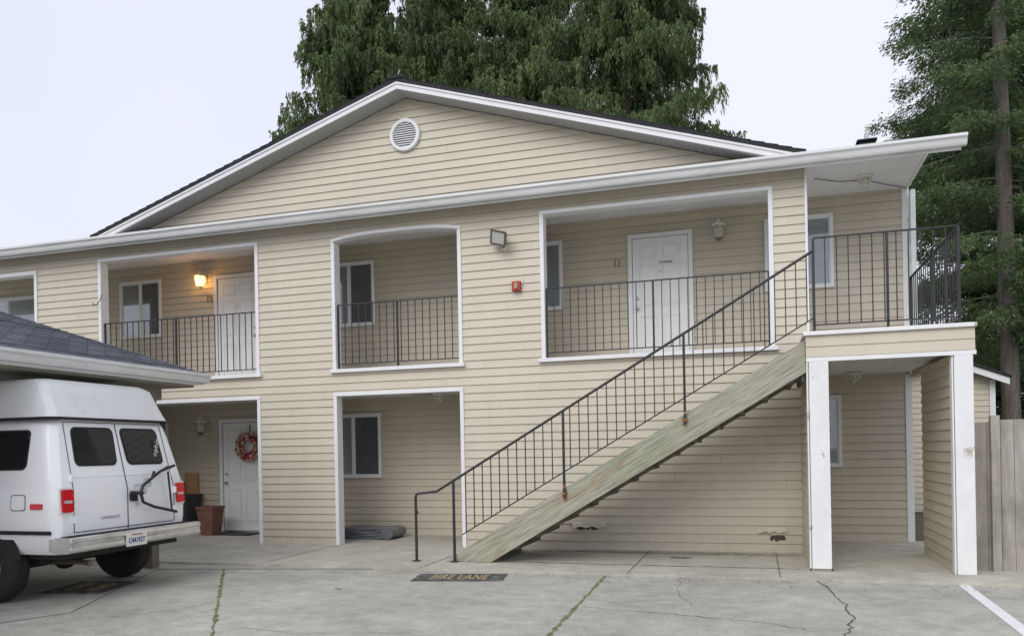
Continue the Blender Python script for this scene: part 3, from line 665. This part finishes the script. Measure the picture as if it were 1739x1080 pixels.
def pot(px,py,w,h,label,m):
    p=atZ(px,py,0); x,y=p.x,min(p.y,1.3); r=thing('plant_pot',(x,y,0),label,'plant pot')
    n=4; k=w/2*1.414
    mb=MB(); vs=[];prof=[(k*.72,.004),(k*.98,h-.05),(k*1.06,h-.05),(k*1.06,h),(k*.92,h),(k*.88,h-.08)]
    for rr,hh in prof:
        for i in range(n):
            t=2*math.pi*i/n+math.pi/4; vs.append((x+rr*math.cos(t),y+rr*math.sin(t),hh))
    fs=[(j*n+i,j*n+(i+1)%n,(j+1)*n+(i+1)%n,(j+1)*n+i) for j in range(len(prof)-1) for i in range(n)]
    fs.append(tuple(range(n))); mb.add(vs,fs).build('pot_body',m,r)
    mb=MB(); mb.add([(x+k*.88*math.cos(2*math.pi*i/n+math.pi/4),y+k*.88*math.sin(2*math.pi*i/n+math.pi/4),h-.07) for i in range(n)],[tuple(range(n))]).build('soil',M['dark'],r)
    return x,y
pot(358,908,.36,.55,'tall square brown plant pot left of the ground floor door',M['terra'])
x,y=pot(318,905,.46,.76,'large dark square planter beside the brown pot',M['planter'])
tag(MB().box(x-.18,x+.12,y+.24,y+.27,.72,1.18).box(x-.18,x-.15,y+.15,y+.239,.72,1.0).build('cardboard_box',M['cardboard'],bevel=.004),'folded brown cardboard behind the dark planter on the lower left porch','cardboard')
p=atZ(635,911,0); cx0,cy0=p.x,1.05; mb=MB()
for k in range(5):
    nx,ny=18,6; z0=.012+.038*k; x0=cx0-.58+.015*k; x1=cx0+.50-.01*k; vs=[];fs_=[]
    for i in range(nx+1):
        for j in range(ny+1):
            u=i/nx; v_=j/ny; vs.append((x0+(x1-x0)*u,cy0-.28+.54*v_+.006*math.sin(9*u+k),z0+.006*math.sin(8*u+2*k+4*v_)+random.uniform(0,.003)))
    top=len(vs); vs+=[(a_,b2,c_+.032) for a_,b2,c_ in vs]
    for i in range(nx):
        for j in range(ny):
            a_=i*(ny+1)+j; q=(a_,a_+1,a_+ny+2,a_+ny+1); fs_.append(q[::-1]); fs_.append(tuple(w_+top for w_ in q))
    for i in range(nx):
        for j in (0,ny):
            a_=i*(ny+1)+j; b2=a_+ny+1; fs_.append((a_,b2,b2+top,a_+top))
    for j in range(ny):
        for i in (0,nx):
            a_=i*(ny+1)+j; fs_.append((a_,a_+1,a_+1+top,a_+top))
    mb.add(vs,fs_)
vs=[];fs_=[];n=16;m_=16
for i in range(n+1):
    for j in range(m_):
        a_=2*math.pi*j/m_; r_=.10*(1+.05*math.sin(3*a_+i*.4)+random.uniform(-.02,.02)); vs.append((cx0+.48+r_*1.1*math.cos(a_),cy0-.29+.56*i/n,max(.006,.105+r_*math.sin(a_))))
for i in range(n):
    for j in range(m_): fs_.append((i*m_+j,i*m_+(j+1)%m_,(i+1)*m_+(j+1)%m_,(i+1)*m_+j))
fs_+=[tuple(range(m_)),tuple(range(n*m_,(n+1)*m_))]; mb.add(vs,fs_)
tag(mb.build('folded_tarp',M['tarp']),'folded dark grey plastic tarp on the floor of the lower middle porch','tarp')
# ================================================================== CARPORT
CP=thing('carport',(-8.05,-2.65,0),'open carport with grey shingled roof over the white van','carport')
XE=-7.4; YE=-2.3; SLC=.305; XRG=-11.6; Y0=-13
q=[(XE,2.66),(XRG,2.66+SLC*(XE-XRG)),(2*XRG-XE,2.66),(2*XRG-XE,2.60),(XRG,2.60+SLC*(XE-XRG)),(XE,2.60)]
mb=MB(); mb.prism([(x,Y0,z) for x,z in q],(0,YE-Y0,0))
for k in range(28):
    x=XE-.15*k; z=2.66+SLC*(XE-x)
    mb.prism([(x,Y0,z+.001),(x-.15,Y0,z+SLC*.15+.001),(x,Y0,z+.012)],(0,YE-Y0,0))
cr_=mb.build('roof',M['shingle'],CP)
q=[(XE,2.598),(XRG,2.598+SLC*(XE-XRG)),(2*XRG-XE,2.598),(2*XRG-XE,2.50),(XRG,2.45+SLC*(XE-XRG)),(XE,2.50)]
MB().prism([(x,YE-.04,z) for x,z in q],(0,.03,0)).build('fascia',M['white'],CP)
MB().box(2*XRG-XE+.05,XE-.13,Y0,YE-.06,2.47,2.50).build('carport_ceiling',M['under'],CP)
gprof=[(XE-.04,2.53),(XE+.05,2.53),(XE+.065,2.56),(XE+.075,2.60),(XE+.10,2.62),(XE+.10,2.655),(XE+.085,2.655),(XE+.07,2.60),(XE-.04,2.60)]
MB().prism([(x,Y0,z) for x,z in gprof],(0,YE-Y0+.03,0)).build('gutter',M['gutter'],CP)
MB().box(XE-.12,XE-.041,Y0,YE-.07,2.50,2.598).build('eave_fascia',M['white'],CP)
for x,y in ((-8.05,-2.65),(-8.05,-8.6),(-14.6,-2.65)):
    MB().box(x-.07,x+.07,y-.07,y+.07,-.03,2.30).build('post',M['post'],CP,bevel=.005)
MB().box(-8.14,-7.96,Y0+.3,-2.5,2.30,2.47).box(-15,-8.15,-2.72,-2.58,2.30,2.469).build('beam',M['under'],CP)
# ================================================================== VAN
VY=-4.29; V=thing('camper_van',(-9.3,VY,-.03),'white high-top van parked under the carport with its rear doors showing','van')
zs=[.50,.56,.75,.95,1.15,1.35,1.55,1.75,1.86,1.93,1.97]
hws=[.93,.975,1.0,1.01,1.0,.97,.935,.90,.865,.82,.70]
def hwf(z): return float(np.interp(z,zs,hws))
def xr(z): return -6.93-(.20*max(0,z-1.15)/.85)**1.0-(.02 if z<.6 else 0)
def xf(z): return -11.9 if z<.95 else (-11.6+ (z-.95)*1.0 if z<1.15 else -11.1+ (z-1.15)*1.0)
rings=[(0,.10),(.02,.05),(.06,.015),(.13,0),(.8,0),(1.6,0),(2.4,0),(3.2,0),(4.0,0),('f',.12),('g',.3)]
vs=[];nz=len(zs)
for dx,ins in rings:
    for side in (-1,1):
        for z,h in zip(zs,hws):
            x= xr(z)-dx if not isinstance(dx,str) else (xf(z)+.25 if dx=='f' else xf(z))
            vs.append((x,VY+side*(h-ins),z))
fs_=[]; R2=2*nz
for i in range(len(rings)-1):
    for s in (0,1):
        for j in range(nz-1):
            a=i*R2+s*nz+j; fs_.append((a,a+1,a+R2+1,a+R2))
    a=i*R2+nz-1; fs_.append((a,a+nz,a+nz+R2,a+R2)); a=i*R2; fs_.append((a,a+nz,a+nz+R2,a+R2))
for i in (0,len(rings)-1):
    for j in range(nz-1): a=i*R2+j; fs_.append((a,a+1,a+nz+1,a+nz))
MB().add(vs,fs_).build('body',M['vanwhite'],V,smooth=True).modifiers.new('e','EDGE_SPLIT').split_angle=math.radians(50)
def loft(zc,hc,xfn,st,ins):
    vs=[];n2=len(zc)
    for dx,i_ in zip(st,ins):
        for side in (-1,1):
            for z,h in zip(zc,hc): vs.append((xfn(z)-dx,VY+side*(h-i_),z))
    fs_=[];R2=2*n2
    for i in range(len(st)-1):
        for s in (0,1):
            for j in range(n2-1): a=i*R2+s*n2+j; fs_.append((a,a+1,a+R2+1,a+R2))
        a=i*R2+n2-1; fs_.append((a,a+n2,a+n2+R2,a+R2))
    for i in (0,len(st)-1):
        for j in range(n2-1): a=i*R2+j; fs_.append((a,a+1,a+n2+1,a+n2))
    return MB().add(vs,fs_)
def xc_(z): return -7.05-.24*(z-1.9)/.465-(.05 if z>2.33 else 0)
o=loft([1.955,1.99,2.10,2.22,2.32,2.36,2.375],[.885,.875,.855,.84,.825,.80,.74],xc_,[0,.02,.07,1.2,2.4,3.4,4.0],[.08,.035,0,0,0,.05,.35]).build('high_top',M['capwhite'],V,smooth=True); o.modifiers.new('e','EDGE_SPLIT').split_angle=math.radians(45)
loft([1.925,1.952],[.895,.90],lambda z:-7.06,[0,.03,.1,1.2,2.4,3.4,4.0],[.08,.035,0,0,0,.05,.35]).build('roof_seam',M['rubber'],o)
def rrect(a0,a1,b0,b1,r,n=5,skew=0):
    P=[]
    for (cx,cy,t0) in ((a1-r,b1-r,0),(a0+r,b1-r,90),(a0+r,b0+r,180),(a1-r,b0+r,270)):
        for i in range(n+1):
            t=math.radians(t0+90*i/n); P.append((cx+r*math.cos(t),cy+r*math.sin(t)))
    return [(a+skew*(b-b0)/(b1-b0),b) for a,b in P]
def rearpanel(name,y0,y1,z0,z1,r,off,m,par,sk=0):
    P=rrect(y0,y1,z0,z1,r,5,sk); return MB().prism([(xr(z)+.001,y,z) for y,z in P],(off,0,0)).build(name,m,par)
for s,(y0,y1) in ((1,(VY-.65,VY-.10)),(-1,(VY+.10,VY+.65))):
    rearpanel('rear_window_seal',y0-.022,y1+.022,1.42,1.85,.07,.006,M['rubber'],V,.03*s)
    rearpanel('rear_window',y0,y1,1.442,1.828,.055,.010,M['vanglass'],V,.03*s)
def rline(p,q,w=.012,off=.002,m=M['dark'],name='door_seam'):
    P0=Vector((xr(p[1])+off,p[0],p[1])); P1=Vector((xr(q[1])+off,q[0],q[1])); return MB().bar(P0,P1,w,.006).build(name,m,V)
rline((VY,.70),(VY,1.15)); rline((VY,1.15),(VY,1.90))
for s in (-1,1):
    rline((VY+s*.76,.72),(VY+s*.76,1.15),.006); rline((VY+s*.76,1.15),(VY+s*.72,1.90),.006)
rline((VY-.76,.72),(VY+.76,.72),.006); rline((VY-.72,1.90),(VY+.72,1.90),.006)
rline((VY-.75,1.30),(VY+.75,1.30),.006,.001,M['capwhite'],'body_crease')
for s in (-1,1):
    y=VY+s*.855
    rearpanel('tail_light_housing',y-.085,y+.085,.92,1.20,.02,.012,M['capwhite'],V)
    rearpanel('tail_light',y-.07,y+.07,.94,1.18,.02,.028,M['redlens'],V)
    rearpanel('reverse_light',y-.05,y+.05,1.035,1.065,.01,.032,M['lens'],V)
    for z in (.86,1.1,1.3): MB().bar((xr(z)+.015,VY+s*.765,z-.04),(xr(z)+.015,VY+s*.765,z+.04),.03,.025).build('door_hinge',M['vanwhite'],V)
rearpanel('door_handle',VY+.03,VY+.13,1.0,1.10,.015,.03,M['black'],V)
text_mb('CHEVROLET',.06,(xr(.84)+.008,VY-.26,.845),RX,1.1,.002,fit=(.28,.032)).build('badge',M['metal'],V)
text_mb('Sophie',.10,(xr(1.55)+.018,VY+.56,1.60),RX@Matrix.Rotation(math.radians(75),3,'Z'),1.0,.001,fit=(.27,.09)).build('window_sticker',M['lampwhite'],V)
for (y,z,w,h) in ((VY+.20,1.13,.10,.06),(VY+.33,1.20,.06,.05),(VY+.15,.98,.03,.04)):
    rearpanel('scuffed_paint',y-w,y+w,z-h,z+h,.03,.0025,M['scuff'],V)
def rv(px,py,off=.10): q=atX(px,py,-6.93+off); return (q.x,q.y,q.z)
MB().tube([rv(296,790),rv(272,800),rv(243,824),rv(239,836),rv(243,852),rv(262,860),rv(300,868)],.018,8).tube([rv(222,836,.06),rv(243,837)],.02,8).tube([rv(272,800),rv(285,792,.02)],.014,6).tube([rv(258,812),rv(262,800)],.016,6).tube([rv(285,800),rv(292,865,.06)],.012,6).build('spare_wheel_carrier',M['black'],V)
bm=MB(); q=[(-6.95,.53),(-6.80,.515),(-6.745,.53),(-6.725,.56),(-6.740,.585),(-6.740,.62),(-6.722,.64),(-6.735,.675),(-6.77,.685),(-6.95,.685)]
bm.prism([(x,VY-1.0,z) for x,z in q],(0,2.0,0)); bm.box(-7.02,-6.951,VY-1.0,VY-.97,.54,.67); bm.box(-7.02,-6.951,VY+.97,VY+1.0,.54,.67)
bp=bm.build('bumper',M['chrome'],V,bevel=.006)
mb=MB()
for k in range(4): mb.box(-6.92+.035*k,-6.905+.035*k,VY-.95,VY+.95,.686,.692)
mb.build('bumper_tread',M['rubber'],bp)
pc=VY-.10
pl=MB(); pl.box(-6.724,-6.716,pc-.155,pc+.155,.51,.66); plo=pl.build('licence_plate',M['lampwhite'],V,bevel=.003)
text_mb('C44192T',.075,(-6.714,pc,.575),RX,1,.001,fit=(.25,.06),bold=.0015).build('plate_number',mat('plate_blue',(.03,.06,.25),.5),plo)
text_mb('WASHINGTON',.024,(-6.714,pc,.638),RX,1,.0008).build('plate_state',M['red'],plo)
def sidepanel(name,x0,x1,z0,z1,r,off,m):
    P=rrect(x0,x1,z0,z1,r); n=len(P)
    vs=[(x,VY-hwf(z)+.004,z) for x,z in P]+[(x,VY-hwf(z)-off,z) for x,z in P]
    return MB().add(vs,[tuple(range(n,2*n))]+[(i,(i+1)%n,n+(i+1)%n,n+i) for i in range(n)]).build(name,m,V)
for x0,x1 in ((-8.55,-7.36),(-9.95,-8.75),(-11.0,-10.15)):
    sidepanel('side_window_seal',x0-.022,x1+.022,1.39,1.82,.07,.006,M['rubber']); sidepanel('side_window',x0,x1,1.412,1.798,.055,.010,M['vanglass'])
sidepanel('side_marker',-7.24,-7.08,.98,1.04,.01,.012,M['redlens'])
sidepanel('fuel_door_gap',-7.51,-7.31,.965,1.135,.03,.004,M['jointdark']); sidepanel('fuel_door',-7.50,-7.32,.975,1.125,.03,.006,M['vanwhite']); sidepanel('rub_strip',-11.6,-6.99,.715,.755,.01,.015,M['rubber'])
for cxw in (-7.86,-10.9):
    mb=MB(); n=20; pts=[(cxw+.45*math.cos(math.pi*i/n),VY-hwf(.6)-.008,.44+.36*math.sin(math.pi*i/n)) for i in range(n+1)]
    mb.add(pts,[tuple(range(n+1))]); mb.build('wheel_arch',M['dark'],V)
    for s in (-1,1):
        y=VY+s*.90; prof=[(.20,-.11),(.30,-.12),(.365,-.10),(.38,-.06),(.38,.06),(.365,.10),(.30,.12),(.20,.11)]
        ty=MB().lathe((cxw,y,.35),prof,32,(0,s,0)).build('wheel',M['rubber'],V,smooth=False)
        MB().lathe((cxw,y,.35),[(.20,.10),(.19,.125),(.15,.07),(.06,.08),(.05,.12),(.02,.125)],20,(0,s,0)).build('rim',M['metal'],ty)
MB().box(-11.5,-7.45,VY-.70,VY+.70,.36,.51).box(-7.45,-6.97,VY-.85,VY+.85,.44,.51).cyl((-7.86,VY-.8,.34),(-7.86,VY+.8,.34),.06).sphere((-7.86,VY,.34),.14).build('underbody',M['dark'],V)
MB().tube([(-8,VY-.5,.34),(-7.1,VY-.55,.38),(-6.88,VY-.6,.37)],.03,8).build('exhaust_pipe',M['bronze'],V)
# ================================================================== FENCE + SHED
FN=thing('wooden_fence',(2.6,-1.3,0),'weathered grey wooden plank fence right of the stair landing','fence')
x=2.44
while x<5.8:
    w=.14; h=1.74+random.uniform(-.02,.015); y=-1.3+random.uniform(-.004,.004)
    MB().box(x,x+w-.005,y,y+.02,-.02,h).build('plank',M['fence'],FN,bevel=.003); x+=w
MB().box(2.44,5.8,-1.27,-1.23,.3,.39).box(2.44,5.8,-1.27,-1.23,1.4,1.49).build('cross_rail',M['fence'],FN)
MB().box(2.60,2.69,-1.40,-1.31,-.02,1.80).build('fence_post',M['fence'],FN)
SH=thing('neighbouring_shed',(4.0,8,0),'small beige sided outbuilding with white eaves behind the fence','shed')
xp=3.9; zp=2.86+(5.25-xp)*.415
mb=MB(); sid(mb,(2.75,8),(5.0,8),-.05,3.3,(0,-1),lo=lambda z:max(0,(z-2.88)/.415),hi=lambda z:2.25-max(0,(z-2.88)/.415)); mb.box(2.75,5.0,8.001,11,-.05,2.8)
mb.build('wall',M['siding'],SH)
mb=MB()
for s in (-1,1):
    xe=xp+s*1.35; mb.prism([(x,7.7,z) for x,z in [(xe,2.86),(xe,2.72),(xp,zp-.14),(xp,zp)]],(0,.04,0))
mb.build('fascia',M['white'],SH); MB().box(4.93,5.04,7.96,7.98,-.05,2.85).build('corner_board',M['white'],SH)
mb=MB()
for s in (-1,1):
    xe=xp+s*1.38; mb.prism([(x,7.66,z) for x,z in [(xe,2.92),(xe,2.865),(xp,zp+.003),(xp,zp+.07)]],(0,3.5,0))
mb.build('roof',M['roof'],SH)
# ================================================================== TREES
def leafmesh(name,P,Dr,L,Wd,m,parent):
    n=len(P); Dr=Dr/np.linalg.norm(Dr,axis=1,keepdims=True)
    rnd=rng.normal(size=(n,3)); Wv=np.cross(Dr,rnd); Wv/=np.linalg.norm(Wv,axis=1,keepdims=True)+1e-9
    L=L[:,None]; Wd=Wd[:,None]
    v=np.empty((n,4,3)); v[:,0]=P; v[:,1]=P+Dr*L*.45+Wv*Wd/2; v[:,2]=P+Dr*L; v[:,3]=P+Dr*L*.45-Wv*Wd/2
    off=np.array(parent.location); v=(v-off).reshape(-1,3).astype(np.float32)
    me=bpy.data.meshes.new(name); me.vertices.add(4*n); me.vertices.foreach_set('co',v.ravel())
    me.loops.add(4*n); me.loops.foreach_set('vertex_index',np.arange(4*n,dtype=np.int32))
    me.polygons.add(n); me.polygons.foreach_set('loop_start',np.arange(0,4*n,4,dtype=np.int32)); me.polygons.foreach_set('loop_total',np.full(n,4,dtype=np.int32))
    me.update(); me.validate(); me.materials.append(m); o=bpy.data.objects.new(name,me); COL.objects.link(o); o.parent=parent; return o
def conifer(x,y,Ht,rmax,zlow,nb,style,label,group,lean=0.,dens=1.,tr=.3):
    r=thing(style+'_tree',(x,y,-.05),label,'tree',group)
    tp=lambda z: np.array([x+lean*z,y,z])
    mb=MB(); k=14
    for i in range(k):
        z0=Ht*i/k; z1=Ht*(i+1)/k; mb.cyl(tp(z0)-np.array([0,0,.05]),tp(z1),tr*(1-.8*i/k)+.02,tr*(1-.8*(i+1)/k)+.02,10,False)
    mb.build('trunk',M['bark'],r,smooth=True)
    Ps=[];Ds=[];Ls=[];Ws=[]; br=MB()
    for bidx in range(nb):
        f=rng.random()**.95; z=zlow+(Ht-zlow)*f*.985
        rel=(Ht-z)/(Ht-zlow); rl=rmax*(rel**(.9 if style=='cedar' else .75))*rng.choice([.55,.8,.95,1.15])*rng.uniform(.88,1.08)+.15
        az=rng.uniform(0,2*math.pi); ca,sa=math.cos(az),math.sin(az); side=np.array([-sa,ca,0.])
        if style=='cedar': up=-.02; dr=.42
        else: up=rng.uniform(-.05,.2); dr=rng.uniform(.2,.42)
        nn=max(4,int(rl/.20)); prev=None
        for j in range(nn+1):
            t=j/nn; rr=rl*t; zz=z+rl*(up*t-dr*t*t+ (.24*t**4 if style=='cedar' else .10*t**4)) 
            c=tp(z)*[1,1,0]+np.array([rr*ca,rr*sa,zz])
            if prev is not None and j%2==0: br.cyl(prev,c,.022*(1-t)+.006,.02*(1-t)+.005,4,False)
            if prev is None or j%2==0: prev=c
            if t<.12: continue
            sp=(.14+.30*(1-abs(2*t-1.1)))*min(1.4,rl/2.2+.3)
            nc=int((14 if style=='cedar' else 17)*dens*(.6+.7*t))
            if style=='cedar':
                # hanging tassels: cords bunched round a few centres, so dark gaps stay between them
                kc=3; cen=rng.uniform(-1,1,kc); pick=rng.integers(0,kc,nc); s=cen[pick]+rng.normal(0,.10,nc)
                base=c+side*(s*sp)[:,None]+np.array([ca,sa,0])*(rng.uniform(-.1,.1,kc)[pick]+rng.normal(0,.03,nc))[:,None]
                L0=rng.uniform(.35,1.25,kc)[pick]*(1-.3*t); ln=L0*rng.uniform(.6,1.,nc); m3=6; sway=rng.normal(0,.035,(nc,2))
                for q in range(m3):
                    u=q/m3; pq=base+np.stack([sway[:,0]*u+rng.normal(0,.02,nc)*(1-.5*u),sway[:,1]*u+rng.normal(0,.02,nc)*(1-.5*u),-ln*u-.15*np.abs(s)*sp+.05],1)
                    dd=np.stack([rng.normal(0,.32,nc),rng.normal(0,.32,nc),-np.ones(nc)],1)
                    Ps.append(pq);Ds.append(dd);Ls.append(ln/m3*rng.uniform(1.2,1.8,nc)+.03);Ws.append(rng.uniform(.032,.060,nc)*(1.25-.6*u))
            else:
                s=rng.uniform(-1,1,nc); base=c+side*(s*sp)[:,None]+np.array([ca,sa,0])*rng.uniform(-.12,.12,nc)[:,None]
                for q in range(4):
                    pq=base+np.stack([rng.normal(0,.07,nc),rng.normal(0,.07,nc),-.25*np.abs(s)*sp+rng.normal(0,.06,nc)-.07*q],1)
                    dd=np.stack([ca*.6+side[0]*s*.8+rng.normal(0,.35,nc),sa*.6+side[1]*s*.8+rng.normal(0,.35,nc),-.55+rng.normal(0,.35,nc)],1)
                    Ps.append(pq);Ds.append(dd);Ls.append(rng.uniform(.08,.17,nc));Ws.append(rng.uniform(.025,.05,nc))
    leafmesh('crown',np.concatenate(Ps),np.concatenate(Ds),np.concatenate(Ls),np.concatenate(Ws),M['cedar' if style=='cedar' else 'fir'],r)
    br.build('branches',M['bark'],r)
    return r
def tx(px,Y): return atY(px,300,Y).x
g1='tall cedars behind the roof'; g2='dark firs at the right edge'
conifer(tx(612,14.5),14.5,22.3,4.6,7,430,'cedar','drooping cedar behind the left half of the gable, leftmost of the row',g1)
conifer(tx(770,15.5),15.5,24.0,4.3,7,440,'cedar','drooping cedar directly behind the gable peak, second from left',g1)
conifer(tx(900,16.0),16.0,23.6,4.2,7,430,'cedar','drooping cedar behind the gable, third from left',g1)
conifer(tx(1066,14.5),14.5,22.6,4.7,7,440,'cedar','drooping cedar behind the right slope of the gable, rightmost of the row',g1)
conifer(tx(1712,9.0),9.0,24.0,2.7,4.0,170,'fir','tall fir with bare grey trunk at the right edge above the fence',g2,lean=-.012,tr=.19,dens=1.1)
conifer(tx(1655,17.0),17.0,26.0,4.0,1.5,420,'fir','dark fir behind the outbuilding, left of the bare trunk',g2)
conifer(tx(1800,15.0),15.0,26.0,4.8,1.5,420,'fir','dark fir partly cut off by the right edge of the photo',g2)
# ================================================================== WORLD + SUN
w=bpy.data.worlds.new('World'); S.world=w; w.use_nodes=True; nt=w.node_tree; bg=nt.nodes['Background']
sk=nt.nodes.new('ShaderNodeTexSky'); sk.sky_type='NISHITA'; sk.sun_disc=False; sk.dust_density=4; sk.air_density=1
mxn=nt.nodes.new('ShaderNodeMix'); mxn.data_type='RGBA'; mxn.inputs[0].default_value=.92
tc=nt.nodes.new('ShaderNodeTexCoord'); nz_=nt.nodes.new('ShaderNodeTexNoise'); nz_.inputs['Scale'].default_value=1.3; nz_.inputs['Detail'].default_value=3
nt.links.new(tc.outputs['Generated'],nz_.inputs['Vector'])
rp_=nt.nodes.new('ShaderNodeValToRGB'); rp_.color_ramp.elements[0].position=.3; rp_.color_ramp.elements[0].color=(6.9,7.25,8.7,1); rp_.color_ramp.elements[1].position=.7; rp_.color_ramp.elements[1].color=(8.3,8.55,9.4,1)
nt.links.new(nz_.outputs['Fac'],rp_.inputs['Fac'])
nt.links.new(sk.outputs[0],mxn.inputs[6]); nt.links.new(rp_.outputs[0],mxn.inputs[7]); nt.links.new(mxn.outputs[2],bg.inputs[0]); bg.inputs[1].default_value=.117
sl=bpy.data.lights.new('sun','SUN'); sl.energy=1.5; sl.angle=math.radians(45); sl.color=(1,.98,.95)
so=bpy.data.objects.new('sun',sl); COL.objects.link(so)
sd=Vector((-.25,-1.0,.9)).normalized(); so.rotation_euler=sd.to_track_quat('Z','Y').to_euler()
sk.sun_elevation=math.asin(sd.z); sk.sun_rotation=math.atan2(sd.x,sd.y)
S.view_settings.view_transform='Standard'; S.view_settings.look='None'; S.view_settings.exposure=0
